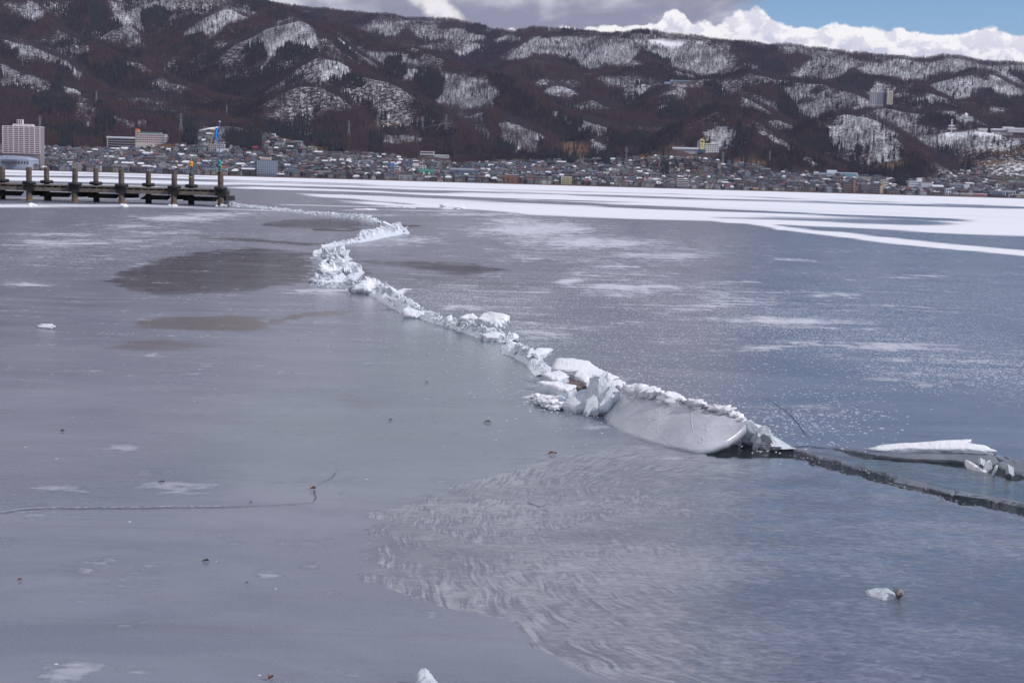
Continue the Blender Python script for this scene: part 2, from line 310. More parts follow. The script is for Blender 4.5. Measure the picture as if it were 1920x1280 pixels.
SNOW = [
 (.75,[(0,0),(60,0),(85,20),(80,35),(60,45),(40,35),(10,10)]), (.85,[(200,-5),(330,-5),(332,15),(290,35),(270,55),(262,80),(250,85),(228,60),(210,25)]), (.5,[(75,0),(130,0),(125,30),(90,25)]),
 (1,[(340,62),(372,40),(400,20),(430,10),(460,18),(483,30),(455,38),(430,45),(400,68),(375,60)]),
 (1,[(445,92),(480,68),(510,45),(545,33),(575,38),(590,60),(597,90),(570,85),(540,80),(520,88),(505,105),(495,85),(470,88)]),
 (1,[(580,132),(600,112),(618,99),(640,108),(655,125),(670,150),(645,155),(630,140),(605,145)]),
 (.9,[(0,67),(30,70),(62,75),(100,92),(130,112),(172,145),(150,145),(120,130),(80,110),(40,95),(10,85)]),
 (.75,[(0,115),(30,130),(60,140),(85,150),(82,168),(50,158),(20,165),(0,160)]), (.9,[(117,157),(140,165),(165,182),(150,190),(125,188)]),
 (.8,[(300,128),(322,122),(318,138)]), (.5,[(255,205),(285,208),(275,240),(258,240)]), (.6,[(530,228),(560,222),(590,228),(595,250),(560,255),(530,245)]),
 (.7,[(370,225),(410,222),(408,240),(372,243)]), (.5,[(210,210),(250,225),(255,240),(215,228)]), (.4,[(155,215),(178,220),(176,245),(160,240)]),
 (1,[(622,57),(650,70),(690,95),(760,100),(800,125),(808,135),(790,140),(765,150),(750,140),(735,125),(690,120),(670,95),(640,80)]),
 (.9,[(665,52),(690,48),(700,38),(770,35),(765,50),(745,70),(700,62),(675,60)]), (.85,[(770,48),(800,45),(860,55),(915,65),(910,75),(870,75),(830,72),(790,75),(768,62)]),
 (.9,[(850,95),(880,80),(905,85),(920,90),(900,95),(860,105)]), (2,[(926,76),(958,69),(970,71),(945,77),(932,80)]), (.7,[(760,85),(830,82),(840,92),(800,95),(770,92)]),
 (1,[(826,133),(868,137),(905,150),(930,162),(938,180),(915,190),(900,215),(917,245),(908,262),(885,245),(860,230),(830,205),(812,190),(815,175)]),
 (.8,[(935,230),(960,222),(1000,240),(1020,250),(1045,255),(1020,265),(990,255),(985,275),(960,285),(940,265)]),
 (.9,[(937,105),(960,95),(1000,68),(1060,65),(1130,68),(1180,70),(1200,90),(1180,115),(1140,122),(1105,130),(1085,118),(1040,100),(1000,100),(985,112),(950,110)]),
 (1.2,[(1190,72),(1240,72),(1300,78),(1325,82),(1350,100),(1365,115),(1350,132),(1300,145),(1275,135),(1250,110),(1210,92)]),
 (2,[(1192,72),(1240,74),(1285,80),(1275,90),(1250,92),(1235,82)]), (2,[(1298,77),(1322,78),(1324,86),(1305,86)]),
 (.75,[(1010,155),(1050,150),(1080,158),(1090,175),(1060,185),(1030,180),(1020,165)]), (.7,[(1110,145),(1190,140),(1215,150),(1210,175),(1200,195),(1190,180),(1165,165),(1130,155)]),
 (.85,[(1230,180),(1250,165),(1280,160),(1290,170),(1280,185),(1250,195),(1235,205)]), (.9,[(1025,203),(1060,215),(1065,225),(1100,222),(1140,230),(1150,245),(1120,250),(1090,240),(1050,222)]),
 (.9,[(1110,260),(1135,268),(1130,302),(1112,296)]), (.5,[(1050,185),(1090,190),(1100,205),(1070,200)]), (.6,[(985,255),(1010,262),(1005,285),(985,285)]),
 (.75,[(1365,165),(1400,170),(1450,190),(1470,215),(1440,215),(1400,190)]), (.8,[(1460,158),(1520,168),(1560,190),(1572,210),(1540,225),(1500,215),(1480,190)]),
 (.7,[(1315,245),(1350,228),(1390,240),(1410,255),(1400,272),(1350,278),(1330,265)]), (.85,[(1400,216),(1430,236),(1460,255),(1500,277),(1480,277),(1440,255)]), (.6,[(1500,290),(1540,300),(1535,315),(1500,305)]),
 (.65,[(1570,232),(1600,222),(1640,245),(1680,270),(1690,298),(1640,305),(1590,305),(1550,280),(1560,245)]), (.65,[(1630,205),(1680,215),(1760,240),(1785,265),(1740,295),(1700,262),(1660,230)]),
 (.50,[(1750,262),(1920,255),(1980,260),(1980,330),(1920,327),(1770,330),(1745,300)]), (.9,[(1775,243),(1815,246),(1830,252),(1800,256),(1778,252)]),
 (.75,[(1470,120),(1500,125),(1530,105),(1600,108),(1610,120),(1580,140),(1550,152),(1520,145)]), (.75,[(1600,125),(1650,120),(1700,125),(1720,147),(1690,148),(1640,140)]), (.7,[(1620,150),(1680,160),(1685,168),(1640,168)]),
 (.8,[(1785,187),(1800,165),(1830,148),(1860,158),(1840,165),(1810,190),(1795,195)]), (.5,[(1810,202),(1860,190),(1900,195),(1880,212),(1830,212)]), (.65,[(1850,125),(1900,135),(1940,160),(1930,172),(1890,150)]),
 (.6,[(1395,118),(1425,118),(1430,135),(1410,140)]), (.6,[(1720,120),(1750,118),(1750,140),(1730,140)]), (.6,[(700,250),(740,250),(790,255),(800,262),(740,268),(700,262)]), (.4,[(740,205),(775,215),(772,228),(745,225)]),
 (.7,[(1270,292),(1320,292),(1310,300),(1275,302)]), (.9,[(1630,300),(1650,302),(1640,318),(1625,315)]),
]
PINE = [[(780,133),(805,133),(835,150),(832,175),(815,190),(795,168),(770,160)],[(725,112),(755,108),(765,135),(745,152),(720,140)],[(1177,255),(1212,255),(1212,286),(1180,286)],[(1047,212),(1062,222),(1068,240),(1050,236)],
 [(345,232),(375,245),(370,272),(340,266)],[(565,257),(640,260),(640,272),(565,270)],[(460,85),(495,82),(490,105),(445,100)],[(520,92),(580,86),(575,108),(525,115)],[(100,152),(120,152),(118,180),(95,178)],[(60,187),(140,200),(140,217),(60,212)],
 [(178,212),(215,217),(215,250),(182,248)],[(110,252),(136,252),(136,280),(110,280)],[(1427,115),(1460,112),(1475,135),(1430,135)],[(1567,152),(1600,142),(1640,155),(1620,175),(1570,165)],[(1535,240),(1555,235),(1550,255),(1530,252)],[(1605,277),(1618,279),(1617,295),(1605,295)],
 [(1700,190),(1740,188),(1745,200),(1700,200)],[(1682,335),(1703,337),(1700,352),(1683,352)],[(930,268),(965,277),(960,290),(925,284)],[(1055,299),(1080,299),(1080,307),(1055,307)],[(1130,285),(1145,285),(1145,305),(1130,305)],[(265,20),(300,15),(330,25),(310,45),(270,50)],[(160,5),(200,10),(205,50),(170,50)],
 [(560,85),(600,95),(590,110),(560,105)],[(690,255),(720,258),(715,285),(690,282)],[(1300,210),(1340,203),(1400,214),(1420,230),(1380,215),(1345,209),(1310,222)],[(990,172),(1005,190),(1000,200),(985,182)],[(880,178),(884,178),(884,193),(880,193)],[(1255,150),(1275,152),(1270,165),(1255,165)],[(640,140),(690,150),(680,165),(645,160)]]
GRASS = [[(140,188),(186,186),(186,202),(145,203)],[(575,262),(612,262),(618,272),(580,274)],[(1040,262),(1085,262),(1110,280),(1095,300),(1060,290)],[(1180,275),(1220,285),(1300,294),(1280,300),(1200,298)],[(775,298),(850,300),(850,312),(790,312)],[(1370,296),(1460,298),(1440,308),(1375,308)],[(1640,300),(1705,302),(1700,316),(1640,316)],
 [(1215,76),(1262,79),(1255,84),(1220,81)],[(1810,275),(1920,270),(1920,290),(1820,285)],[(1790,295),(1920,298),(1920,310),(1800,308)],[(690,230),(770,228),(780,245),(720,250)],[(1520,220),(1560,240),(1540,250)],[(420,220),(465,226),(480,238),(430,232)],[(280,265),(330,268),(330,278),(285,278)]]
sn = np.zeros_like(Zg)
jx = PXg + 16 * (fbm(Xg / 60, Yg / 60, 41, 4) - .5); jy = PYg + 12 * (fbm(Xg / 60, Yg / 60, 47, 4) - .5)
patchy = .66 + .42 * sst(.30, .62, fbm(Xg / 75, Yg / 75, 67, 4))
for wgt, pg in SNOW: sn = np.maximum(sn, (wgt * patchy if wgt < 1.15 else wgt) * sst(-7, 6, poly_sd(pg, jx, jy)))
gr = np.zeros_like(Zg)
for pg in GRASS: gr = np.maximum(gr, sst(-3, 3, poly_sd(pg, jx, jy)))
pn = np.zeros_like(Zg)
for pg in PINE: pn = np.maximum(pn, sst(-2, 2, poly_sd(pg, jx, jy)))
back = (0.40 + .30 * sst(1350, 1700, PXg)) * sst(0.46 - .08 * sst(1350, 1700, PXg), 0.62, fbm(Xg / 120, Yg / 120, 61, 4)) * sst(60, 130, Zg) + 0.06      # thin snow elsewhere on the slopes
sn = np.maximum(sn, back)
TOWN = [(-120,276),(0,276),(120,280),(200,283),(330,280),(385,240),(430,226),(480,244),(540,262),(600,272),(680,285),(760,300),(860,312),(940,306),(1060,303),(1180,300),(1270,296),(1360,306),(1440,318),(1520,326),(1640,334),(1720,340),(1790,326),(1860,316),(2040,312),(2040,420),(-120,420)]
PXb, PYb = project(Xg, Yg, Zg)
town = sst(-3, 3, poly_sd(TOWN, PXb, PYb)) * (Yg < shore_y(Tg) + 640)

m = bpy.data.materials.new('mountain_floor'); m.use_nodes = True; t = NT(m.node_tree); b = t.n['Principled BSDF']
p_ = t.pos()
n1 = t.noise(p_, 0.11, 5, 0.65); n2 = t.noise(p_, 0.018, 4, 0.6); n3 = t.noise(p_, 0.45, 3, 0.6)
litter = t.mix(t.ramp(n2, .35, .65), (0.062, 0.040, 0.036), (0.050, 0.044, 0.042))
litter = t.mix(t.ramp(n1, .35, .7), litter, (0.085, 0.056, 0.046))
grassc = t.mix(t.ramp(n1, .4, .6), (0.19, 0.105, 0.055), (0.12, 0.075, 0.048))
gcol = t.mix(t.attr('grass'), litter, grassc)
townc = t.mix(t.ramp(n1, .4, .62), (0.055, 0.053, 0.055), (0.11, 0.095, 0.085))
gcol = t.mix(t.attr('town'), gcol, townc)
sv = t.math('ADD', t.attr('snow'), t.math('MULTIPLY', t.math('SUBTRACT', t.math('ADD', t.math('MULTIPLY', n1, .55), t.math('MULTIPLY', n3, .45)), .5), 2.6))
sm = t.ramp(sv, .42, .62)
snowc = t.mix(n1, (0.80, 0.80, 0.83), (0.86, 0.86, 0.88))
t.set(b, 'Base Color', t.mix(sm, gcol, snowc)); t.set(b, 'Roughness', 0.9); t.set(b, 'Specular IOR Level', 0.1)
MOUNT = m
terrain_o = np_mesh('hills', np.stack([Xg, Yg, Zg], -1).reshape(-1, 3), grid_faces(*Zg.shape), dict(snow=sn, grass=gr, town=town), MOUNT)
tag(terrain_o, kind='structure')

# ================================================================== FORESTS
def tree_proto(name, kind, seed, m):
    r = random.Random(seed); bm = bmesh.new()
    if kind == 'pine':
        H = 15; add_bar(bm, (0, 0, -1.5), (0, 0, H * .9), .22, 3, .05)
        for k in range(9):
            z0 = 1.6 + k * 1.5; rad = (3.1 - k * .32) * r.uniform(.8, 1.2); n = 7
            top = bm.verts.new((r.uniform(-.2, .2), r.uniform(-.2, .2), z0 + 2.6))
            ring = [bm.verts.new((math.cos(6.283 * (i + r.random() * .6) / n) * rad * r.uniform(.6, 1.15), math.sin(6.283 * (i + r.random() * .6) / n) * rad * r.uniform(.6, 1.15), z0 + r.uniform(-.7, .4))) for i in range(n)]
            for i in range(n):
                if r.random() < .9: bm.faces.new((ring[i], ring[(i + 1) % n], top))
    else:
        larch = kind == 'larch'; stem = kind == 'stem'; H = 15 if larch else 12
        add_bar(bm, (0, 0, -1.5), (r.uniform(-.6, .6), r.uniform(-.6, .6), H), .20 if larch else .12 if stem else .18, 3, .03)
        for k in range(46 if larch else 26 if stem else 40):
            f = r.uniform(.22 if larch else .32, 1.0); z0 = f * H; a = r.uniform(0, 6.283)
            ln = (1.0 - f) * 2.7 + .9 if larch else r.uniform(1.5, 3.8) * (1.15 - abs(f - .68))
            ca, sa = math.cos(a), math.sin(a); up = r.uniform(-.1, .35) if larch else r.uniform(.45, 1.1)
            tip = Vector((ca * ln, sa * ln, z0 + ln * up)); w_ = r.uniform(.10, .20) * (1.35 if larch else .62 if stem else 1.0)
            o_ = Vector((ca * .1, sa * .1, z0)); q = Vector((-sa * w_, ca * w_, r.uniform(-w_, w_)))
            mid = (o_ + tip) / 2
            vs = [bm.verts.new(v) for v in (o_, mid + q + Vector((0, 0, .12)), tip, mid - q)]
            bm.faces.new(vs)
            for j in range(1 if stem else 2):         # twigs
                c = o_.lerp(tip, r.uniform(.4, .95)); e = c + Vector((r.uniform(-1, 1), r.uniform(-1, 1), r.uniform(.2, 1.2))) * .9
                s_ = Vector((r.uniform(-1, 1), r.uniform(-1, 1), 0)).normalized() * .09
                bm.faces.new([bm.verts.new(v) for v in (c - s_, c + s_, e)])
    me = bpy.data.meshes.new(name); bm.to_mesh(me); bm.free(); me.materials.append(m)
    return bpy.data.objects.new(name, me)
def tree_mat(name, c1, c2, c3):
    m = bpy.data.materials.new(name); m.use_nodes = True; t = NT(m.node_tree); b = t.n['Principled BSDF']
    rnd = t.new('ShaderNodeObjectInfo').outputs['Random']
    z = t.new('ShaderNodeSeparateXYZ'); t.set(z, 0, t.objco())
    c = t.mix(t.ramp(rnd, 0, 1), c1, c2); c = t.mix(t.ramp(t.noise(t.pos(), 0.012, 3), .42, .6), c, c3)
    t.set(b, 'Base Color', c); t.set(b, 'Roughness', 0.9); t.set(b, 'Specular IOR Level', 0.1)
    return m
M_larch = tree_mat('larch_bark', (0.124, 0.072, 0.062), (0.082, 0.053, 0.050), (0.100, 0.061, 0.055))
M_bare = tree_mat('bare_bark', (0.062, 0.043, 0.047), (0.038, 0.030, 0.036), (0.048, 0.036, 0.040))
M_stem = tree_mat('stem_bark', (0.082, 0.060, 0.066), (0.055, 0.044, 0.050), (0.070, 0.054, 0.058))
M_pine = tree_mat('pine_needles', (0.026, 0.030, 0.032), (0.034, 0.038, 0.038), (0.028, 0.034, 0.031))
def forest(name, kind, pts, m, label):
    col = bpy.data.collections.new(name + '_kinds')
    for k in range(4): col.objects.link(tree_proto(name + '_tree', kind, 100 + k, m))
    n = len(pts[0]); V = np.stack(pts[:3], -1)
    me = bpy.data.meshes.new(name); me.vertices.add(n); me.vertices.foreach_set('co', V.astype(np.float32).ravel())
    for nm, a in (('scl', pts[3]), ('rot', rng.uniform(0, 6.283, n)), ('tall', rng.uniform(.85, 1.25, n))):
        me.attributes.new(nm, 'FLOAT', 'POINT').data.foreach_set('value', a.astype(np.float32))
    me.attributes.new('idx', 'INT', 'POINT').data.foreach_set('value', rng.integers(0, 4, n).astype(np.int32))
    o = link(name, me); tag(o, label, 'forest', kind='stuff')
    g = bpy.data.node_groups.new(name, 'GeometryNodeTree')
    g.interface.new_socket('Geometry', in_out='INPUT', socket_type='NodeSocketGeometry'); g.interface.new_socket('Geometry', in_out='OUTPUT', socket_type='NodeSocketGeometry')
    gi, go = g.nodes.new('NodeGroupInput'), g.nodes.new('NodeGroupOutput')
    ip = g.nodes.new('GeometryNodeInstanceOnPoints'); ci = g.nodes.new('GeometryNodeCollectionInfo')
    ci.inputs['Collection'].default_value = col; ci.inputs['Separate Children'].default_value = True; ci.inputs['Reset Children'].default_value = True
    def na(nm, ty):
        a = g.nodes.new('GeometryNodeInputNamedAttribute'); a.data_type = ty; a.inputs['Name'].default_value = nm; return a.outputs[0]
    cx = g.nodes.new('ShaderNodeCombineXYZ'); g.links.new(na('rot', 'FLOAT'), cx.inputs[2])
    cs = g.nodes.new('ShaderNodeCombineXYZ'); mm = g.nodes.new('ShaderNodeMath'); mm.operation = 'MULTIPLY'
    sc_ = na('scl', 'FLOAT'); g.links.new(sc_, cs.inputs[0]); g.links.new(sc_, cs.inputs[1]); g.links.new(sc_, mm.inputs[0]); g.links.new(na('tall', 'FLOAT'), mm.inputs[1]); g.links.new(mm.outputs[0], cs.inputs[2])
    g.links.new(gi.outputs[0], ip.inputs['Points']); g.links.new(ci.outputs[0], ip.inputs['Instance']); ip.inputs['Pick Instance'].default_value = True
    g.links.new(na('idx', 'INT'), ip.inputs['Instance Index']); g.links.new(cx.outputs[0], ip.inputs['Rotation']); g.links.new(cs.outputs[0], ip.inputs['Scale'])
    g.links.new(ip.outputs[0], go.inputs[0])
    mo = o.modifiers.new('trees', 'NODES'); mo.node_group = g
    return o

# ================================================================== LAKE ICE
dp = np.concatenate([np.arange(1250, 62, -2.6), np.geomspace(62, 2.35, 120)])
yr = CAMH * F / dp
tc = np.concatenate([[-1.2, -.95, -.75, -.62, -.52, -.46], np.arange(-.42, .4201, .00155), [.46, .52, .62, .75, .95, 1.2]])
Tl, Yl = np.meshgrid(tc, yr); Yl = np.minimum(Yl, shore_y(np.clip(Tl, -.62, .62)) + 4); Xl = Tl * Yl
LX, LY = project(Xl, Yl, np.zeros_like(Xl))
def band(pts, x):                     # y of a polyline at x
    p = np.array(pts, float); return np.interp(x, p[:, 0], p[:, 1])
warp = (fbm(Xl / 14, Yl / 9, 5, 4) - .5)
lx = LX; ly = LY + warp * np.clip((LY - 330) * .10, 2.0, 10)
SB = [(-100,335),(0,338),(430,347),(520,357),(640,378),(760,388),(900,394),(1000,402),(1200,409),(1330,412),(1420,420),(1500,425),(1600,429),(1760,436),(1920,441),(2100,452)]
lowb = band(SB, lx)
snow = sst(3.5, -3.5, ly - lowb) * 1.0
hor = 315 + 55 * lx / 1920
def streak(pts, half, strength, soft=1.5):
    global snow
    p = np.array(pts, float); yc = np.interp(lx, p[:, 0], p[:, 1]); hw = half if np.isscalar(half) else np.interp(lx, p[:, 0], half)
    inside = sst(p[0, 0] - 40, p[0, 0] + 30, lx) * sst(p[-1, 0] + 60, p[-1, 0] - 60, lx)
    k = inside * sst(soft, -soft, np.abs(ly - yc) - hw)
    snow = np.where(strength < 0, snow * (1 - k * abs(strength)), np.maximum(snow, k * strength))
streak([(-100,327),(640,347),(960,356),(1300,365),(2000,391)], 0.7, -.75, 1.0)
streak([(1072,366),(1920,390),(2100,394)], [1.6,1.6,1.6], -.9, 1.2)
streak([(1000,374),(1177,379)], 1.2, -.8, 1.2)
streak([(430,347),(640,353),(823,359),(960,361),(1300,371)], [2,2.4,2.2,1.3,.6], -.95, 1.5)
streak([(730,359),(850,360)], 1.8, -.8, 2)
streak([(300,352),(640,361),(960,376),(1240,390),(1815,413)], [3,3.2,3.4,2.2,3.2], -1, 1.6)
streak([(1326,407),(1450,409),(1700,416),(1805,420)], [1,2.6,4.2,1.5], -.85, 3.5)
streak([(-100,323),(200,327),(420,333)], .7, -.7, .9); streak([(-100,329),(200,332),(420,339)], 1.5, -.9, 1.2); streak([(-100,341),(200,345),(420,353)], 2.2, -.8, 1.5); streak([(60,345),(200,347),(330,352)], .8, .6, 1.2); streak([(-100,370),(200,372),(420,378)], 1.0, .5, 1.6)
streak([(400,337),(700,346)], .9, -.8, 1.0); streak([(420,362),(640,374),(800,385)], [2.4,2,.8], -.85, 1.5)
streak([(440,352),(637,357),(760,362)], 1.2, .9, 1.2)
streak([(1340,414),(1400,418),(1479,432),(1623,446),(1920,475),(2100,492)], [2,4,3.4,4.5,6.5,7], .95, 3)
streak([(1700,424),(1920,437)], 2, .7, 3)
streak([(640,395),(760,394),(900,397)], 1.2, .55, 1.5); streak([(-100,386),(260,386),(420,392),(560,398)], [4,3.2,2.0,1.0], .62, 2.5)
streak([(520,384),(640,387),(760,388)], 1.0, .7, 1.2)
nfar = fbm(Xl / 120 + Yl / 60, Yl / 26, 15, 4)
snow = snow * (0.78 + .35 * sst(.30, .50, nfar)) + .35 * sst(.56, .70, fbm(Xl / 60, Yl / 9, 19, 4)) * sst(402, 360, ly) * sst(335, 350, LY - 0 * LX)
snow *= sst(-30, 0, 1500 - LY)

dx_ = 14 * (fbm(Xl / 1.6, Yl / 1.1, 25, 4) - .5); streaky = fbm(Xl / 7, Yl / .55, 27, 4) - .5; dpx = LX + dx_ * 2.2 + 95 * streaky * sst(760, 520, LY); dpy = LY + dx_ * .55 * np.clip((LY - 340) / 200, .25, 1.2) + 9 * (fbm(Xl / 3, Yl / 1.2, 29, 4) - .5) * np.clip((LY - 340) / 200, .2, 1)
dark = np.zeros_like(LX); brown = np.zeros_like(LX); frost = np.zeros_like(LX); speck = np.zeros_like(LX); green = np.zeros_like(LX)
def pad(arr, poly, v, soft):
    return np.maximum(arr, v * sst(-soft, soft, poly_sd(poly, dpx, dpy)))
dark = pad(dark, [(200,523),(240,505),(300,484),(390,470),(470,465),(600,474),(585,500),(580,526),(540,532),(480,546),(400,549),(310,552),(250,542)], .95, 4)
dark = pad(dark, [(485,424),(520,412),(640,408),(705,412),(700,424),(640,430),(540,428)], .8, 3)
dark = pad(dark, [(730,424),(760,418),(786,426),(745,428)], 1, 1.5)
dark = pad(dark, [(660,488),(720,486),(800,490),(900,494),(945,507),(900,516),(860,518),(810,508),(740,500)], .9, 4)
dark = pad(dark, [(640,500),(680,500),(704,509),(680,522),(650,525)], 1, 2)
dark = pad(dark, [(690,510),(800,510),(1040,530),(1000,545),(860,550),(780,545),(700,530)], .45, 10)
dark = pad(dark, [(810,492),(930,504),(880,514),(820,506)], 1.25, 5)
dark = pad(dark, [(588,431),(690,431),(690,434),(600,434)], 1, 1.2); dark = pad(dark, [(350,442),(430,445),(605,457),(590,461),(420,451)], 1, 1.2)
dark = pad(dark, [(640,480),(760,474),(860,482),(760,479)], .6, 2)
dark = pad(dark, [(1090,500),(1180,470),(1100,455),(1000,470),(960,500),(1000,520)], .25, 14)
brown = pad(brown, [(240,610),(270,600),(330,594),(420,590),(480,595),(505,605),(540,588),(600,582),(680,582),(640,588),(560,593),(545,602),(500,606),(470,618),(380,616),(300,612)], 1.0, 4)
brown = pad(brown, [(195,655),(240,636),(310,633),(360,644),(390,650),(330,658),(250,660)], .75, 9)
brown = pad(brown, [(630,745),(660,735),(710,752),(690,772),(640,765)], .35, 12)
brown = pad(brown, [(240,880),(330,865),(300,1010),(180,1220),(380,1240),(360,1150)], .12, 60)
def ell(arr, cx, cy, a, b_, v, pw=1.0):
    q = ((dpx - cx) / a) ** 2 + ((dpy - cy) / b_) ** 2
    return np.maximum(arr, v * np.exp(-q * pw))
for e in [(1190,838,70,9,.8),(1110,800,70,12,.7),(1060,780,60,8,.6),(1260,860,90,8,.5),(1330,800,30,5,.5),(95,915,75,14,.95),(40,950,60,12,.7),(310,885,70,12,.8),(340,908,85,16,1),(345,922,45,8,.9),(145,1068,38,12,1.05),(230,1090,110,30,.62),(200,1048,40,8,.8),(490,1075,32,11,1.0),(578,1057,26,8,1.0),(620,1072,30,10,.6),(130,1258,60,18,.9),
          (230,835,40,7,.75),(560,700,70,6,.4),(310,1010,22,5,.8),(270,1030,30,7,.6),(225,1168,28,5,.8),(430,1020,20,4,.6),(360,715,60,14,.5),(620,735,40,6,.35),
          (1450,650,70,6,1.15),(1660,712,55,7,.85),(1880,750,70,10,.75),(1900,728,80,4,.8),(1570,552,70,8,.8),(1480,548,60,5,.6),(1150,712,30,10,1.0),(1185,725,30,6,1.0),(1480,487,40,3,.8),(1380,530,50,4,.6),
          (330,410,90,7,1.0),(420,402,90,5,.9),(330,436,80,5,.7),(120,456,160,12,.65),(60,533,70,3,.7),(250,425,90,6,.6),(120,440,120,5,.6),(620,545,90,9,.75),(1000,430,120,18,1.0),(950,415,60,10,.8),(1100,455,160,12,1.0),(1250,480,110,9,.8),(1000,485,70,8,.6),(1150,500,60,6,.8),(1080,530,40,8,1.0),
          (760,450,70,9,.7),(700,458,70,6,.6),(1060,450,120,20,.7),(1600,420,150,6,.3),(900,402,140,4,.8),(720,403,50,3,.7),(1750,520,180,6,.45),(1650,470,120,4,.4)]:
    frost = ell(frost, *e)
for e in [(1200,540,130,30,1.0),(1330,570,170,30,.85),(1120,520,70,22,1.0),(1480,600,190,26,.9),(1650,640,200,30,.95),(1830,690,190,32,1.0),(1700,580,200,30,.45),(880,560,110,28,.9),(1000,560,120,40,.55),(1000,620,100,40,.6),(1150,470,200,28,.8),(1000,430,160,22,.8),(250,450,200,18,.6),(120,480,160,20,.5),(1300,620,300,60,.35),(1200,720,180,60,.35),(1540,790,120,50,.35),(1650,560,300,70,.3),(1480,780,100,25,.5)]:
    speck = ell(speck, *e)
for e in [(760,820,420,120,.42),(900,760,260,90,.4),(880,680,260,80,.55),(880,660,170,50,.8),(800,605,110,25,.6),(950,690,60,60,.7),(1000,770,150,30,.5),(1250,880,220,40,.4),(780,720,200,80,.35)]:
    green = ell(green, *e)
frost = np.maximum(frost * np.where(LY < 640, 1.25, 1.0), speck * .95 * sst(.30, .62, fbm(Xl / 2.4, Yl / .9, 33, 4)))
# wet, rippled melt water on top of the ice
WETP = [(690,960),(735,945),(860,915),(960,880),(1060,850),(1180,838),(1300,852),(1440,868),(1560,885),(1700,920),(1920,972),(2150,1030),(2300,1500),(1600,1500),(1250,1290),(1100,1270),(1020,1215),(930,1160),(800,1130),(700,1085),(690,1040),(705,1000)]
jag = 110 * (fbm(LX / 70, LY / 8, 91, 4) - .5) * sst(1000, 760, LX) + 90 * (fbm(LX / 120, LY / 22, 97, 3) - .5) * sst(1300, 800, LX)
sd_w = poly_sd(WETP, LX + jag, LY + 6 * (fbm(LX / 60, LY / 20, 95, 3) - .5))
wet = .5 + .5 * np.clip(sd_w / np.clip(6 + 60 * sst(880, 1150, LX) * sst(940, 860, LY) + 50 * sst(950, 1250, LX) * sst(1130, 1230, LY), 6, 60), -1, 1)
# ripple wave number field (world metres): rings round a spot on the water, wobbling
MIDW = [(1478,846),(1560,846),(1640,858),(1760,866),(1860,876),(1930,912),(2100,950),(2100,985),(1930,950),(1800,926),(1640,882),(1560,860)]
wet = np.maximum(wet, .5 + .5 * np.clip(poly_sd(MIDW, LX, LY) / 8, -1, 1))
thin = np.clip(.5 + .5 * poly_sd(MIDW, LX, LY) / 5, 0, 1)
edge = np.exp(-np.maximum(sd_w, 0) / 170) * sst(1500, 1150, LX)
C0 = P(1450, 985)
ang_r = np.arctan2(Yl - C0.y, -(Xl - C0.x))
wob = .9 * (fbm(Xl / .55, Yl / .55, 51, 2) - .5) + .35 * (fbm(Xl / .17, Yl / .17, 53, 2) - .5)
rp = np.hypot((Xl - C0.x) * 1.25, (Yl - C0.y) * .62) * 1.0 + wob * .16
# gentle relief: the near sheet sags into the open lead
LEAD = [(1290,846),(1330,834),(1400,832),(1470,838),(1530,856),(1600,875),(1700,900),(1800,926),(1920,948),(2100,988),(2100,1012),(1920,965),(1800,939),(1700,913),(1600,888),(1500,860),(1420,858),(1350,855)]
LEAD2 = [(1560,838),(1640,850),(1760,858),(1850,866),(1930,896),(1900,900),(1840,878),(1740,866),(1620,858)]
ld = poly_sd(LEAD, LX + 26 * (fbm(LX / 40, LY / 10, 111, 5, .65) - .5), LY + 10 * (fbm(LX / 30, LY / 8, 113, 3) - .5))
ld = np.maximum(ld, poly_sd(LEAD2, LX + 5 * (fbm(LX / 40, LY / 14, 111, 3) - .5), LY + 4 * (fbm(LX / 30, LY / 8, 113, 3) - .5)))
Zl = -0.16 * sst(-2.0, 4, ld) + .010 * (fbm(Xl / 2.2, Yl / 2.2, 115, 3) - .5)
m = bpy.data.materials.new('lake_ice'); m.use_nodes = True; t = NT(m.node_tree); b = t.n['Principled BSDF']
p_ = t.pos()
mp = t.new('ShaderNodeMapping'); t.set(mp, 0, p_); t.set(mp, 'Scale', (0.35, 1.0, 1.0)); ps = mp.outputs[0]
nA = t.noise(p_, 0.22, 4, .55); nB = t.noise(ps, 2.2, 6, .62, .4); nC = t.noise(ps, 14, 6, .65); nD = t.noise(p_, 60, 3, .6)
base = t.mix(t.ramp(nA, .35, .65), (0.106, 0.121, 0.182), (0.148, 0.157, 0.214))
base = t.mix(t.ramp(nB, .35, .75, 0, .5), base, (0.184, 0.194, 0.245))
nM = t.noise(t.vec('MULTIPLY', p_, (.5, 1, 1)), .7, 6, .66, .5)
base = t.mix(t.ramp(nM, .40, .68, 0, .75), base, (0.212, 0.224, 0.284))
nS = t.noise(t.vec('MULTIPLY', p_, (.22, 2.2, 1)), 1.6, 7, .7, .2)
base = t.mix(t.ramp(nS, .30, .50, .45, 0), base, (0.098, 0.102, 0.142))
base = t.mix(t.ramp(nD, .45, .75, 0, .35), base, (0.26, 0.26, 0.30))
base = t.mix(t.math('MULTIPLY', t.attr('green'), .95), base, (0.150, 0.205, 0.218))
wetA = t.attr('wet')
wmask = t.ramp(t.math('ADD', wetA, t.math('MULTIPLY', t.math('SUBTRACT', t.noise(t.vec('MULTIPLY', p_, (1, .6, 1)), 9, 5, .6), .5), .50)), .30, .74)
phase = t.math('MULTIPLY', t.math('ADD', t.attr('ripple'), t.math('MULTIPLY', t.math('SUBTRACT', t.noise(p_, 4.2, 5, .6), .5), .20)), 2 * math.pi / .047)
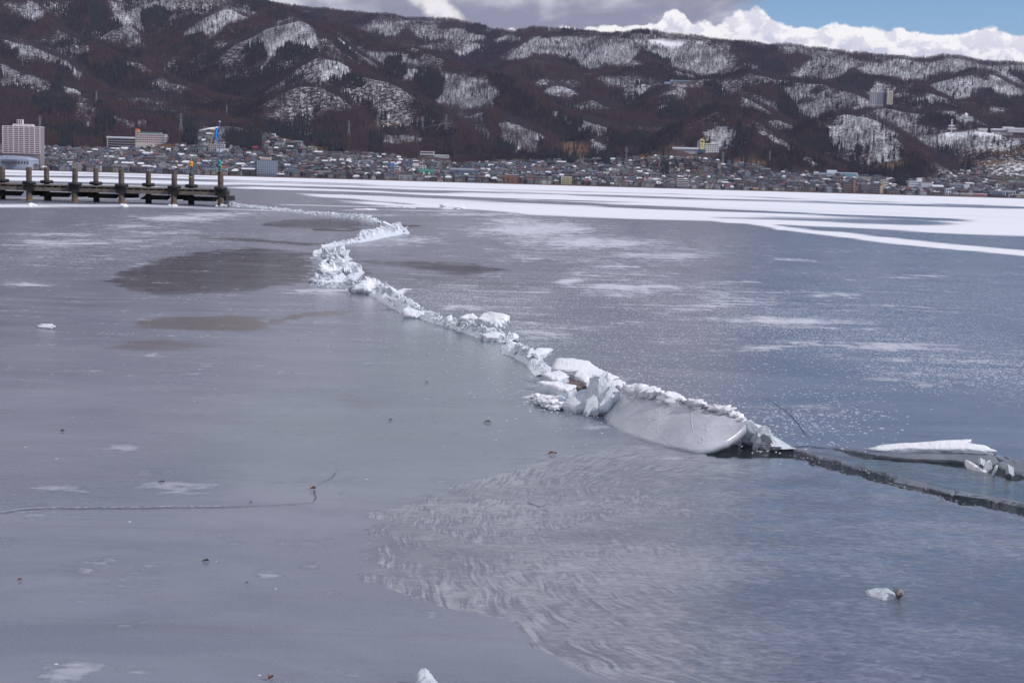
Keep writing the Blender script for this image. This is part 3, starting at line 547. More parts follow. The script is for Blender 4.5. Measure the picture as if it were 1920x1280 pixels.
cw = t.new('ShaderNodeCombineXYZ'); t.set(cw, 0, t.math('MULTIPLY', t.math('ADD', t.attr('ripple'), t.math('MULTIPLY', t.math('SUBTRACT', t.noise(p_, 3.0, 3, .5), .5), .035)), 36.0)); t.set(cw, 1, t.math('MULTIPLY', t.attr('around'), 10.0)); t.set(cw, 2, 3.7)
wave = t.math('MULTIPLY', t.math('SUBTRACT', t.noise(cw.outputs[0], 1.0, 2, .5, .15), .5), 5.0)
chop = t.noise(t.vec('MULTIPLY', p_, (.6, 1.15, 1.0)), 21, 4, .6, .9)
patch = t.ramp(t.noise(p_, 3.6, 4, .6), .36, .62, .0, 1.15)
# sky glints on the ripples painted as pale colour, plus slush along the edge
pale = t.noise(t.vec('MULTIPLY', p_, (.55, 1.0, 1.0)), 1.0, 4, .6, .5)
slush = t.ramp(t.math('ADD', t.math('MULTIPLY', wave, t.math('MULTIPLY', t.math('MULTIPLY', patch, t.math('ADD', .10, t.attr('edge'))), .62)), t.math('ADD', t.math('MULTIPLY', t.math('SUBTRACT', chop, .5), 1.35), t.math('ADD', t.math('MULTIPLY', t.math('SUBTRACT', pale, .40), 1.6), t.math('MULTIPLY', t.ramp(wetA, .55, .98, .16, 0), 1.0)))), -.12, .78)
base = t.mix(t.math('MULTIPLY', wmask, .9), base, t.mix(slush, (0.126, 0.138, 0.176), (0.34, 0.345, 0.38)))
base = t.mix(t.math('MULTIPLY', t.attr('thin'), .8), base, t.mix(nC, (0.060, 0.074, 0.082), (0.105, 0.120, 0.130)))
dkm = t.ramp(t.math('ADD', t.attr('dark'), t.math('MULTIPLY', t.math('SUBTRACT', t.noise(t.vec('MULTIPLY', p_, (.3, 1.3, 1)), 1.0, 7, .7, .4), .5), 1.5)), .05, 1.0)
base = t.mix(dkm, base, t.mix(nC, (0.046, 0.040, 0.050), (0.066, 0.058, 0.070)))
brm = t.ramp(t.math('ADD', t.attr('brown'), t.math('MULTIPLY', t.math('SUBTRACT', t.noise(t.vec('MULTIPLY', p_, (.4, 1.6, 1)), 1.6, 6, .7, .4), .5), 1.1)), .1, 1.05)
base = t.mix(brm, base, t.mix(nC, (0.092, 0.062, 0.054), (0.060, 0.046, 0.046)))
nE = t.noise(t.vec('MULTIPLY', p_, (1.5, .40, 1)), 1.0, 9, .78, .3)
frn = t.math('ADD', t.math('MULTIPLY', nB, .35), t.math('ADD', t.math('MULTIPLY', nC, .30), t.math('MULTIPLY', nE, .35)))
frm = t.ramp(t.math('ADD', t.attr('frost'), t.math('MULTIPLY', t.math('SUBTRACT', frn, .52), 8.0)), .28, 1.05)
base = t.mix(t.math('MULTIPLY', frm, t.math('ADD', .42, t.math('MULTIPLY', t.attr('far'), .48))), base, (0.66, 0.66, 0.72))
# scattered frost flowers
vo = t.new('ShaderNodeTexVoronoi'); mp2 = t.new('ShaderNodeMapping'); t.set(mp2, 0, p_); t.set(mp2, 'Scale', (7.0, 5.0, 5.0)); t.set(vo, 'Vector', mp2.outputs[0]); t.set(vo, 'Randomness', 1.0)
cellr = t.new('ShaderNodeSeparateColor'); t.set(cellr, 0, vo.outputs['Color'])
on = t.math('LESS_THAN', cellr.outputs[0], t.math('MULTIPLY', t.attr('speck'), t.math('MULTIPLY', t.ramp(nB, .28, .6), 1.15)))
rad = t.math('MULTIPLY', t.math('ADD', cellr.outputs[1], .5), .36)
dot = t.math('MULTIPLY', on, t.math('LESS_THAN', t.math('ADD', vo.outputs['Distance'], t.math('MULTIPLY', t.math('SUBTRACT', nD, .5), .5)), rad))
vo2 = t.new('ShaderNodeTexVoronoi'); t.set(vo2, 'Vector', p_); t.set(vo2, 'Scale', 26.0); c2 = t.new('ShaderNodeSeparateColor'); t.set(c2, 0, vo2.outputs['Color'])
dot2 = t.math('MULTIPLY', t.math('LESS_THAN', c2.outputs[0], t.math('ADD', .0015, t.math('MULTIPLY', t.attr('speck'), .16))), t.math('LESS_THAN', vo2.outputs['Distance'], .30))
dots = t.math('MULTIPLY', t.math('MAXIMUM', dot, dot2), t.math('SUBTRACT', 1.0, wmask))
base = t.mix(t.math('MULTIPLY', dots, .8), base, (0.74, 0.74, 0.78))
# snow
snn = t.math('ADD', t.attr('snow'), t.math('MULTIPLY', t.math('SUBTRACT', t.noise(t.vec('MULTIPLY', p_, (.25, 1, 1)), .9, 7, .72), .5), .95))
snm = t.ramp(snn, .18, .90)
base = t.mix(snm, base, (0.84, 0.84, 0.87))
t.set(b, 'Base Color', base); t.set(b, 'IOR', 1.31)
rough = t.math('ADD', .13, t.math('MULTIPLY', nB, .16))
rough = t.mix(wmask, rough, .05); rough = t.mix(dkm, rough, .09); rough = t.mix(frm, rough, .6); rough = t.mix(snm, rough, .9); rough = t.mix(dots, rough, .8)
t.set(b, 'Roughness', rough)
t.set(b, 'Specular IOR Level', t.math('SUBTRACT', .5, t.math('MULTIPLY', snm, .45)))
# ripples: wave trains with wandering phase and patchy height, plus fine cross chop
hw_ = t.math('MULTIPLY', t.math('ADD', t.math('MULTIPLY', wave, t.math('ADD', .06, t.math('MULTIPLY', t.attr('edge'), .5))), t.math('MULTIPLY', chop, 1.7)), t.math('MULTIPLY', patch, wmask))
hh = t.math('ADD', t.math('MULTIPLY', hw_, .0040), t.math('ADD', t.math('MULTIPLY', nC, .0035), t.math('ADD', t.math('MULTIPLY', nD, .0008), t.math('ADD', t.math('MULTIPLY', frm, .004), t.math('MULTIPLY', snm, .03)))))
t.set(b, 'Normal', t.bump(hh, .8, 1.0))
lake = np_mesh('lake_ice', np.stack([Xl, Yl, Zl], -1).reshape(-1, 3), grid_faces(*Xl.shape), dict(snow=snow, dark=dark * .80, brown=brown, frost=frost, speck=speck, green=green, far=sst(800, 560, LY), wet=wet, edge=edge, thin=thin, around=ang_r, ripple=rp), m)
tag(lake, kind='structure')
# lake bed further out to the sides, below the ice
# open water in the lead
mw = bpy.data.materials.new('lead_water'); mw.use_nodes = True; t = NT(mw.node_tree); b = t.n['Principled BSDF']; p_ = t.pos()
t.set(b, 'Base Color', t.mix(t.noise(p_, 2.5, 4), (0.012, 0.016, 0.019), (0.030, 0.037, 0.042))); t.set(b, 'Roughness', .05); t.set(b, 'IOR', 1.33)
ch = t.noise(t.vec('MULTIPLY', p_, (1, 2.2, 1)), 13, 4, .55, .8)
t.set(b, 'Normal', t.bump(ch, 1.0, .060))
wp = [P(px, py, -.014) for px, py in [(1270,840),(1400,824),(1560,828),(1800,850),(2100,890),(2140,1040),(1920,975),(1700,920),(1500,876),(1350,866)]]
tag(mesh_obj('open_water', wp, [list(range(len(wp)))[::-1]], mw), kind='structure')

# ================================================================== THE TOWN
_pm = {}
def pm(col, rough=.7, var=.08, scale=.6):
    k = (tuple(round(c, 3) for c in col), rough)
    if k not in _pm: _pm[k] = mat('painted_%d' % len(_pm), col, rough, var, scale)
    return _pm[k]
M_glass = mat('window_glass', (.022, .026, .034), .25, .2, .3)
M_roofsnow = mat('roof_snow', (.80, .80, .83), .9, .03, .4)
M_dkroof = mat('dark_roof', (.045, .05, .06), .6, .2, .5)
WHITE, CREAM, PINK, GREY, BEIGE, BROWN, SLATE, TEAL, DKB, YEL = (.70,.69,.68), (.62,.55,.43), (.60,.50,.48), (.34,.34,.37), (.46,.38,.30), (.20,.12,.085), (.13,.15,.19), (.20,.34,.38), (.075,.06,.055), (.68,.58,.22)
LAND = []
def hip(bm, w, l, z0, h, over=.8, ridge=.5):
    a, b = w / 2 + over, l / 2 + over; r = a * ridge
    v = [bm.verts.new(p) for p in ((-a, -b, z0), (a, -b, z0), (a, b, z0), (-a, b, z0), (-r, 0, z0 + h), (r, 0, z0 + h))]
    for f in ((0, 1, 5, 4), (1, 2, 5), (2, 3, 4, 5), (3, 0, 4), (3, 2, 1, 0)): bm.faces.new([v[i] for i in f])
def block(name, label, cat, x0, x1, yt, yb, rows, cols, wall, style='grid', roof='flat', roofc=None, depth=16, d=None, rz=0.0, fill=.6, hfill=.5, glass=None, group=None):
    xc = (x0 + x1) / 2
    if d is None: d = ground_hit(xc, yb)
    tt_ = ray(xc, yb); d = max(d, shore_y(tt_[0] / tt_[1]) + 14)
    p = D(xc, yb, d); wd = (x1 - x0) / F * d; h = (yb - yt) / F * d; zb = p.z
    e = empty(name, (p.x, p.y, zb), label, cat, group, rz); e['px'] = (xc, yb, d)
    LAND.append((xc, yb, label, d, x0, x1, yt)); del e['px']
    W = pm(wall); W0 = pm(tuple(c * .42 for c in wall)) if style == 'balcony' else W; G = glass or M_glass; bm = bmesh.new()  # wall behind balconies darkened: recess shade put into its colour
    low = max(0.5, zb - tz(p.x, p.y) + 5)
    add_box(bm, 0, depth / 2, (h - low) / 2, wd, depth, h + low); bm_obj('wall', bm, W0, e)
    rh = h / max(rows, 1)
    for r_ in range(rows):
        bm = bmesh.new(); z = h - (r_ + .55) * rh
        if style == 'grid':
            for c in range(cols):
                x = -wd / 2 + (c + .5) * wd / cols; add_box(bm, x, -.02, z, wd / cols * fill, .22, rh * hfill)
        else: add_box(bm, 0, -.02, z, wd * .94, .22, rh * hfill)
        tag(bm_obj('window_row', bm, G, e), kind='stuff')
        if style == 'balcony':
            bm = bmesh.new(); add_box(bm, 0, -.75, h - (r_ + 1) * rh + rh * .22, wd, 1.4, rh * .42); bm_obj('balcony', bm, W, e)
    if style == 'balcony':
        for c in range(cols + 1):
            bm = bmesh.new(); add_box(bm, -wd / 2 + c * wd / cols, -.8, h / 2, .5 if c % 2 else 1.1, 1.7, h); bm_obj('pier', bm, W, e)
    bm = bmesh.new()
    if roof == 'flat': add_box(bm, 0, depth / 2, h + .25, wd + .5, depth + .5, .5)
    elif roof == 'hip': hip(bm, wd, depth, h, min(depth, wd) * .30)
    elif roof == 'gable':
        a, b, g = wd / 2 + .8, depth / 2 + .8, min(wd, depth) * .32
        v = [bm.verts.new(q) for q in ((-a, -b + depth / 2, h), (a, -b + depth / 2, h), (a, b + depth / 2, h), (-a, b + depth / 2, h), (-a, depth / 2, h + g), (a, depth / 2, h + g))]
        for f in ((0, 1, 5, 4), (2, 3, 4, 5), (1, 2, 5), (3, 0, 4), (3, 2, 1, 0)): bm.faces.new([v[i] for i in f])
    elif roof == 'front_gable':
        a, b, g = wd / 2 + .8, depth, wd * .30
        v = [bm.verts.new(q) for q in ((-a, -.8, h), (a, -.8, h), (0, -.8, h + g), (-a, b, h), (a, b, h), (0, b, h + g))]
        for f in ((0, 2, 5, 3), (2, 1, 4, 5), (0, 1, 2), (4, 3, 5), (1, 0, 3, 4)): bm.faces.new([v[i] for i in f])
    elif roof == 'arch':
        n = 9; L, Q = [], []
        for k in range(n + 1):
            a = math.pi * k / n; x = -math.cos(a) * (wd / 2 + .6); z = h - .2 + math.sin(a) * wd * .10
            L.append(bm.verts.new((x, -.6, z))); Q.append(bm.verts.new((x, depth, z)))
        for k in range(n): bm.faces.new((L[k], L[k + 1], Q[k + 1], Q[k]))
        bm.faces.new(L[::-1]); bm.faces.new(Q)
    if roof == 'hip': bmesh.ops.translate(bm, vec=(0, depth / 2, 0), verts=bm.verts)
    bm_obj('roof', bm, roofc or M_roofsnow, e)
    return e, d, zb
def pb(par, name, x0, x1, y0, y1, m, dy=0.0, depth=6.0):
    """a further box of a building, given by its outline in the photograph at that building's distance"""
    e, d, zb = par; c, s_ = math.cos(-e.rotation_euler.z), math.sin(-e.rotation_euler.z)
    a, q = D(x0, y1, d), D(x1, y0, d); bm = bmesh.new()
    lx_ = (a.x + q.x) / 2 - e.location.x; add_box(bm, lx_, depth / 2 + dy, (a.z + q.z) / 2 - zb, abs(q.x - a.x), depth, abs(q.z - a.z))
    return bm_obj(name, bm, m if not isinstance(m, tuple) else pm(m), e)

b = block('apartment_tower', 'tall pale pink apartment tower with stacked balconies above the shore', 'apartment building', 6, 75, 238, 288, 14, 7, PINK, 'balcony', depth=18, d=1960)
pb(b, 'penthouse', 22, 59, 233, 238, PINK, 3, 9); pb(b, 'lift_tower', 29, 39, 224, 233, (.66,.60,.58), 5, 6)
for k in range(3): pb(b, 'shaft', 30 + 3.4 * k, 31.6 + 3.4 * k, 224.6, 232.6, M_dkroof, 4.85, .3)
b = block('sports_hall', 'long hall with pale blue vaulted roof on the shore below the apartment tower', 'hall', -20, 54, 299, 309, 1, 14, (.30,.34,.42), roof='arch', roofc=mat('vault_metal', (.36, .41, .52), .45, .08, .2), depth=40, d=1915)
pb(b, 'porch', 9, 33, 302, 308, M_dkroof, -8, 7)
b = block('low_shop', 'low cream building shaped like a boat beside the vaulted hall', 'building', 60, 88, 303, 309, 1, 9, (.56,.50,.46), depth=12); pb(b, 'upper_deck', 64, 82, 300, 303, (.6,.55,.5), 3, 6)
b = block('hotel', 'pale hotel with a low wing and a taller wing on the slope behind the pier', 'hotel', 254, 310, 252, 277, 6, 16, PINK, 'grid', depth=20, fill=.55, hfill=.45)
pb(b, 'roof_edge', 256, 300, 248.5, 252, (.16,.25,.20), .5, 18); pb(b, 'sign_tower', 253, 260, 243, 250, (.72,.42,.22), 3, 6); pb(b, 'roof_sign', 254.5, 259, 241, 244.5, (.85,.18,.08), 2.5, 1); pb(b, 'lift_house', 293, 299, 249, 253, WHITE, 4, 6)
for k in range(5): pb(b, 'end_bay', 308, 312, 255 + 4.4 * k, 257.6 + 4.4 * k, WHITE, -1, 20)
pb(b, 'low_wing', 200, 254, 258, 278, (.55,.47,.45), 1, 16)
for r_ in range(4): pb(b, 'window_band', 202, 253, 261 + 4.4 * r_, 262.9 + 4.4 * r_, M_glass, .85, .3)
pb(b, 'wing_roof', 199, 254, 257, 258.2, M_roofsnow, .5, 17); pb(b, 'entrance_hall', 255, 290, 270, 279, (.62,.55,.5), -5, 5)
b = block('flats', 'white and grey block of flats just right of the blue banner pole', 'apartment building', 391, 420, 271, 286, 4, 8, (.52,.47,.44), depth=14)
pb(b, 'front_wing', 406, 430, 278, 288, GREY, -6, 7)
for r_ in range(3): pb(b, 'window_band', 407, 429, 279.6 + 3 * r_, 281 + 3 * r_, M_roofsnow, -6.15, .3)
b = block('temple', 'small temple with wide red hipped roof under the dark grove', 'temple', 472, 484, 277, 282, 1, 3, DKB, roof='hip', roofc=mat('red_roof', (.36, .045, .055), .5, .1, .4), depth=11)
b = block('office_block', 'dark slate office block with beige rooftop house by the shore', 'office building', 481, 517, 301, 326, 7, 9, SLATE, depth=18, fill=.62, roofc=M_dkroof, d=2035, glass=pm((.30,.36,.42)))
pb(b, 'rooftop_house', 487, 506, 295, 301, BEIGE, 3, 10); pb(b, 'side_wing', 466, 481, 309, 326, SLATE, 2, 14)
block('stone_house', 'sandy beige gabled house next to the dark slate office block', 'house', 520, 537, 315, 326, 2, 4, BEIGE, roof='front_gable', roofc=M_dkroof, depth=13)
block('white_villa', 'bright white flat roofed villa high on the slope right of the grove', 'house', 499, 515, 251, 256.5, 1, 4, (.8,.8,.8), depth=10)
block('blue_shop', 'wide pale blue fronted shop on the shore behind the pier end', 'shop', 377, 402, 315, 323, 1, 6, (.42,.52,.58), depth=14, roofc=pm((.09,.22,.34)))
block('teal_shed', 'low teal green shed on the shore behind the banner pole', 'shed', 404, 424, 316, 324, 1, 5, (.22,.40,.36), depth=12)
b = block('school', 'long white school in two wings on the slope above the middle town', 'school', 788, 813.5, 284.5, 294, 2, 6, (.76,.70,.68), 'band', depth=12)
pb(b, 'east_wing', 815, 842, 290.5, 297.5, WHITE, -2, 11)
for k in range(7): pb(b, 'window', 817 + 3.6 * k, 818.8 + 3.6 * k, 292.3, 294.3, M_glass, -2.2, .4)
b = block('white_block', 'white four storey block with staggered top near the green roofed restaurant', 'apartment building', 773, 798, 311, 322, 3, 5, (.74,.72,.70), depth=14, hfill=.55)
pb(b, 'upper_storeys', 774, 784, 306, 311, WHITE, 1, 9)
b = block('narrow_block', 'narrow grey block with a blue top beside the white balcony block', 'building', 729.5, 739, 308, 333, 5, 2, (.20,.22,.28), depth=12); pb(b, 'blue_sign', 731, 740, 307, 311.5, (.06,.22,.50), -.4, .5)
block('balcony_block', 'slim white block with five dark balcony bands by the shore', 'apartment building', 739.6, 749, 313, 333, 5, 1, (.62,.60,.60), 'band', depth=12, hfill=.45)
b = block('restaurant', 'restaurant with bright green gabled roof and two round dormers', 'restaurant', 787, 810, 324, 334, 1, 5, (.30,.24,.22), roof='gable', roofc=mat('green_roof', (.02, .21, .15), .45, .1, .4), depth=16)
pb(b, 'tall_gable', 797, 808, 321, 332, (.03,.20,.15), -1.5, 6); pb(b, 'dormer', 793, 796.5, 323, 329, WHITE, -2.4, 2); pb(b, 'dormer', 803, 806.5, 323, 329, WHITE, -2.4, 2)
block('arcade', 'low brown building with one row of cream arches left of the green roof', 'building', 764, 786, 324.5, 331, 1, 9, (.24,.16,.13), depth=13, glass=pm((.66,.60,.46)), roofc=M_dkroof)
block('plain_block', 'plain pinkish grey windowless block right of the green roof', 'building', 810.5, 823, 319.5, 331, 3, 4, (.44,.39,.40), depth=12)
b = block('glass_hall', 'long low glass fronted hall with ribbed grey roof behind shoreline trees', 'hall', 824, 896, 319, 329, 2, 22, (.16,.20,.24), depth=26, fill=.8, hfill=.7, glass=pm((.12,.17,.22), .3), roofc=pm((.26,.28,.32)))
pb(b, 'roof_plant', 843, 888, 316, 319, (.42,.43,.45), 5, 12)
block('white_box', 'small bright white box house standing above the glass hall', 'house', 872.5, 882, 309.5, 314, 1, 3, (.82,.80,.80), depth=9)
block('brick_flats', 'orange brown block of flats with pale balcony bands right of the glass hall', 'apartment building', 948.5, 971, 328, 343, 4, 5, (.34,.17,.11), 'balcony', depth=14)
block('yellow_flats', 'pale yellow block of flats with four open balcony rows by the shore', 'apartment building', 1052.5, 1072, 332, 346, 4, 5, (.56,.50,.26), 'balcony', depth=14)
b = block('town_school', 'pale three row school block in the middle of the town', 'school', 1108.5, 1128, 323.5, 331, 2, 9, (.52,.48,.46), depth=12); pb(b, 'stair_tower', 1131, 1143, 322, 331, (.6,.56,.5), -1, 10)
b = block('clinic', 'long low white clinic with two window bands near the yellow flats', 'clinic', 1009, 1034, 331.5, 336.5, 1, 10, (.60,.60,.63), 'band', depth=14); pb(b, 'blue_wing', 1001, 1009, 330.5, 339, (.30,.36,.46), 0, 12)
b = block('market', 'white walled market with red roof and orange front by the shore', 'shop', 1172, 1190, 337.5, 345, 1, 2, (.72,.68,.67), depth=16, roofc=pm((.42,.06,.05)))
pb(b, 'red_wing', 1190, 1212, 338, 345, (.45,.16,.10), 2, 14); pb(b, 'pink_gable', 1207, 1213, 333.5, 338, (.62,.33,.26), 4, 6); pb(b, 'orange_front', 1190, 1206, 342, 344, (.72,.34,.10), 1, 1)
block('brown_flats', 'reddish brown block of flats behind the red roofed market', 'apartment building', 1160, 1180, 329, 337.5, 3, 6, (.19,.09,.075), depth=12, roofc=M_dkroof)
block('grey_flats', 'grey white block of flats with four bands where the dense roofs begin', 'apartment building', 1270, 1290, 336, 352, 5, 4, (.50,.47,.46), 'band', depth=12)
block('orange_kiosk', 'tiny orange fronted kiosk at the edge of the snowy shore', 'kiosk', 1411.5, 1421.5, 353, 357.5, 1, 2, (.75,.33,.05), depth=6)
b = block('hill_hotel', 'white hotel with yellow gabled tower on the wooded slope', 'hotel', 1321, 1347.5, 273, 288, 4, 6, WHITE, depth=16, fill=.45)
pb(b, 'top_band', 1321, 1347.5, 270.5, 272, M_glass, .3, 14); pb(b, 'top_cornice', 1320.6, 1348, 269.6, 270.6, WHITE, 0, 15)
pb(b, 'tower', 1312, 1321, 262.5, 280, (.70,.61,.26), -1, 9); pb(b, 'tower_shaded_side', 1308, 1312, 264, 280, (.34,.35,.40), 0, 8); pb(b, 'tower_window', 1314.2, 1319, 264.3, 266.8, M_glass, -1.15, .3); pb(b, 'tower_window', 1313.6, 1316, 271, 273, (.3,.1,.05), -1.15, .3)  # grey side face of the tower has its shade put into the colour
bm = bmesh.new(); e, d, zb = b; q = D(1316.5, 262.5, d); a_ = D(1312, 262.5, d).x - q.x
v = [bm.verts.new((q.x - e.location.x + x, y, q.z - zb + z)) for x, y, z in ((a_, -1, 0), (-a_, -1, 0), (0, -1, 3.2), (a_, 8, 0), (-a_, 8, 0), (0, 8, 3.2))]
for f in ((1, 0, 2), (3, 4, 5), (0, 3, 5, 2), (4, 1, 2, 5), (0, 1, 4, 3)): bm.faces.new([v[i] for i in f])
bm_obj('tower_gable', bm, pm((.70,.61,.26)), e)
pb(b, 'low_wing', 1262, 1309, 278.5, 288, (.40,.38,.40), 0, 12); pb(b, 'glass_link', 1309, 1322, 280.5, 286.5, (.05,.10,.16), -2, 5)
for k in range(15): pb(b, 'window', 1264 + 3 * k, 1265.6 + 3 * k, 280.5, 283.5, M_glass, -.2, .4)
pb(b, 'wing_roof', 1261, 1310, 277, 278.5, M_roofsnow, -.5, 14)
b = block('ridge_lodge', 'long low building with green roof on the ridge below the sunlit snowfield', 'lodge', 1263, 1305, 151, 156, 1, 14, (.22,.30,.34), depth=16, roofc=pm((.14,.30,.30)), d=4050, hfill=.35)
pb(b, 'white_end', 1306, 1313, 152, 158, WHITE, 0, 10); pb(b, 'west_house', 1257, 1262, 149.5, 153, GREY, 0, 10); pb(b, 'west_wing', 1246, 1259, 153.5, 157.5, (.26,.30,.38), 0, 10)
b = block('high_rise', 'paired high rise slabs alone in the forest high above the town', 'apartment building', 1632.5, 1656, 173.5, 195, 11, 7, (.42,.40,.43), 'grid', depth=14, fill=.55, d=3450)
pb(b, 'tall_slab', 1665.5, 1674, 170.5, 196, (.60,.50,.40), -6, 14); pb(b, 'stair_core', 1662, 1665.5, 166, 196, (.64,.58,.50), -8, 8); pb(b, 'dark_recess', 1656, 1662, 173, 195, M_dkroof, -2, 9)
for r_ in range(10): pb(b, 'window_row', 1667.4, 1672.4, 173.5 + 2.2 * r_, 174.6 + 2.2 * r_, (.30,.24,.20), -6.2, .4)
b = block('castle', 'white stepped castle like building with pointed roof on the plateau', 'castle', 1807, 1822, 219, 224.5, 2, 4, WHITE, depth=12, d=3290)
pb(b, 'keep', 1810, 1816, 215, 219, WHITE, 2, 8); pb(b, 'west_wing', 1799, 1808, 218.5, 223.5, (.55,.56,.58), 1, 9)
bm = bmesh.new(); e, d, zb = b; q = D(1813, 215, d)
v = [bm.verts.new((q.x - e.location.x + x, y, q.z - zb + z)) for x, y, z in ((-4.4, 1, 0), (4.4, 1, 0), (4.4, 10, 0), (-4.4, 10, 0), (0, 5.5, 5.0))]
for f in ((0, 1, 4), (1, 2, 4), (2, 3, 4), (3, 0, 4), (3, 2, 1, 0)): bm.faces.new([v[i] for i in f])
bm_obj('keep_roof', bm, M_roofsnow, e)
b = block('sanatorium', 'long white low buildings with snowy roofs on the plateau edge', 'building', 1862, 1899, 243.5, 249, 1, 14, (.52,.49,.48), depth=14, d=3150); pb(b, 'east_wing', 1889, 1925, 242, 248, (.6,.58,.57), -4, 11); pb(b, 'west_wing', 1836, 1853, 240.5, 245.5, (.50,.48,.47), 3, 12); pb(b, 'upper_house', 1884, 1904, 238, 242, WHITE, 8, 10)
pb(b, 'snow_roof', 1861, 1900, 242, 243.6, M_roofsnow, -.6, 15); pb(b, 'snow_roof', 1888, 1926, 240.6, 242, M_roofsnow, -4.6, 12)
b = block('lookout_tower', 'thin white lookout tower with a round platform above the snowy terrace', 'tower', 1783.5, 1786, 225, 240, 3, 1, WHITE, depth=2.6, d=3180); pb(b, 'platform', 1779, 1790, 235, 237, WHITE, -3, 9); pb(b, 'base_house', 1778, 1793, 240, 243, (.5,.5,.52), -2, 9)
b = block('hospital', 'white and blue glazed school with round drum on the slope at right', 'school', 1535, 1560, 325, 332.5, 2, 9, (.66,.68,.70), 'band', depth=14, glass=pm((.12,.22,.30), .4))
pb(b, 'east_wing', 1560, 1609, 324, 332, (.58,.63,.66), 4, 12); pb(b, 'upper_house', 1553, 1571, 319, 324, (.62,.65,.68), 7, 9); pb(b, 'west_wall', 1527, 1536, 321.5, 330, (.58,.60,.66), 3, 10)
for r_ in range(2): pb(b, 'window_band', 1572, 1608, 325.5 + 3.2 * r_, 327.2 + 3.2 * r_, (.16,.30,.36), 3.8, .4)
b = block('inn', 'cream three storey inn with orange windows behind brown flats', 'inn', 1609.5, 1633, 332.5, 341.5, 3, 7, (.56,.48,.42), depth=12, glass=pm((.20,.11,.07)))
b = block('brown_hotel', 'dark brown stepped hotel with brick lift tower on the right shore', 'hotel', 1581, 1604, 343, 363, 5, 1, (.14,.085,.075), 'band', depth=16, roofc=M_dkroof, hfill=.4); pb(b, 'brick_tower', 1599.5, 1604, 337, 362, (.30,.14,.09), -1, 5)
block('white_flats', 'small white three storey flats in front of the dark brown stepped hotel', 'apartment building', 1573.5, 1591.5, 348, 358, 3, 4, (.78,.75,.72), depth=11)
b = block('brown_office', 'wide dark brown block with a tan end wall on the right shore', 'office building', 1631, 1656, 347.5, 364, 4, 6, (.15,.12,.11), 'band', depth=18, hfill=.45, roofc=M_dkroof); pb(b, 'blind_wall', 1614, 1631, 346.5, 364, (.10,.085,.085), -1, 16); pb(b, 'end_wall', 1649, 1656, 348, 364, (.40,.30,.20), -.6, 12)
block('yellow_cube', 'pale yellow cube house above the tan end wall', 'house', 1653.5, 1665, 337.5, 346, 2, 3, (.66,.60,.44), depth=9, d=2460)
block('barn_hall', 'broad brown gabled hall with a round window on the shore', 'hall', 1664, 1686, 358, 365.5, 1, 5, (.30,.20,.15), roof='front_gable', roofc=M_dkroof, depth=20)
b = block('factory', 'large white factory with a plain grey front block', 'factory', 1703.5, 1727, 340, 357, 4, 10, (.62,.63,.66), depth=20, hfill=.35); pb(b, 'front_block', 1724, 1746.5, 343, 360, (.52,.54,.57), -8, 14); pb(b, 'roof_house', 1722, 1731, 333.5, 340, (.62,.62,.64), 6, 7); pb(b, 'low_front', 1702, 1725, 355, 362, (.46,.46,.48), -10, 9)
b = block('works', 'grey works building with a white end block right of the factory', 'factory', 1783, 1806, 346, 358, 3, 9, (.30,.32,.37), depth=16, roofc=M_roofsnow); pb(b, 'white_end', 1806, 1818, 346, 358, (.62,.64,.68), -1, 12)
b = block('drive_in', 'long low pavilion with a row of red characters on its front', 'shop', 1789, 1850, 363, 369, 1, 24, (.46,.40,.37), depth=14, fill=.75, hfill=.3)
for k in range(7): pb(b, 'red_letter', 1825 + 3.4 * k, 1827.2 + 3.4 * k, 363.6, 366.4, (.62,.06,.06), -.5, .3)
block('bathhouse', 'dark bathhouse with broad tiled hip roof on the right shore', 'bathhouse', 1858, 1884, 365, 371, 1, 7, (.12,.10,.10), roof='hip', roofc=mat('tile_roof', (.07, .085, .115), .5, .15, .4), depth=18)
b = block('white_works', 'white low works with snowy roof beside the thin chimney', 'factory', 1871, 1904, 358.5, 369, 2, 7, (.60,.60,.62), depth=16, d=2440)
block('tan_block', 'tan block with pale windows cut off by the photo edge', 'building', 1903.5, 1932, 365, 373, 2, 7, (.45,.38,.28), depth=12)
block('tall_shed', 'tall narrow white shed beside the drive in pavilion', 'shed', 1773.5, 1783, 353.5, 366, 2, 2, (.62,.63,.66), depth=8)
d = ground_hit(1868, 360); bm = bmesh.new(); q = D(1868, 362, d); add_bar(bm, (0, 0, -3), (0, 0, 18 * d / F), 1.25, 8, 1.0)
c_ = bm_obj('chimney', bm, pm((.76,.75,.76)), None, False, q); tag(c_, 'thin tall white chimney rising above the snowy works roof', 'chimney')

# ---- the woods, with clearings where the buildings stand
for xc_, yb_, x0_, x1_, yt_, d_ in [(1285,288,1258,1322,262,None),(1910,249,1830,1930,236,3150),(1255,157,1240,1316,149,4050),(1786,243,1776,1795,222,3180),(828,298,812,846,288,None),(1665,196,1628,1678,165,3450),(1812,224,1796,1828,212,3290),(226,280,196,256,256,None),(1790,250,1776,1810,246,3150)]:
    LAND.append((xc_, yb_, '', d_ or ground_hit(xc_, yb_), x0_, x1_, yt_))
N = 820000
ty = np.sqrt(rng.uniform(2250 ** 2, 6250 ** 2, N)); tt = rng.uniform(-0.415, 0.415, N); tx = tt * ty
tzv = tsample(tx, ty); rm = tsample(tx, ty, runmax); vis = (tzv + 22 - CAMH) / ty > rm
tx, ty, tzv = tx[vis], ty[vis], tzv[vis]
a_s, a_p, a_g, a_t = (tsample(tx, ty, a) for a in (sn, pn, gr, town))
kindn = fbm(tx / 220, ty / 220, 71, 3); rr = rng.random(len(tx))
far = sst(3000, 5500, ty)
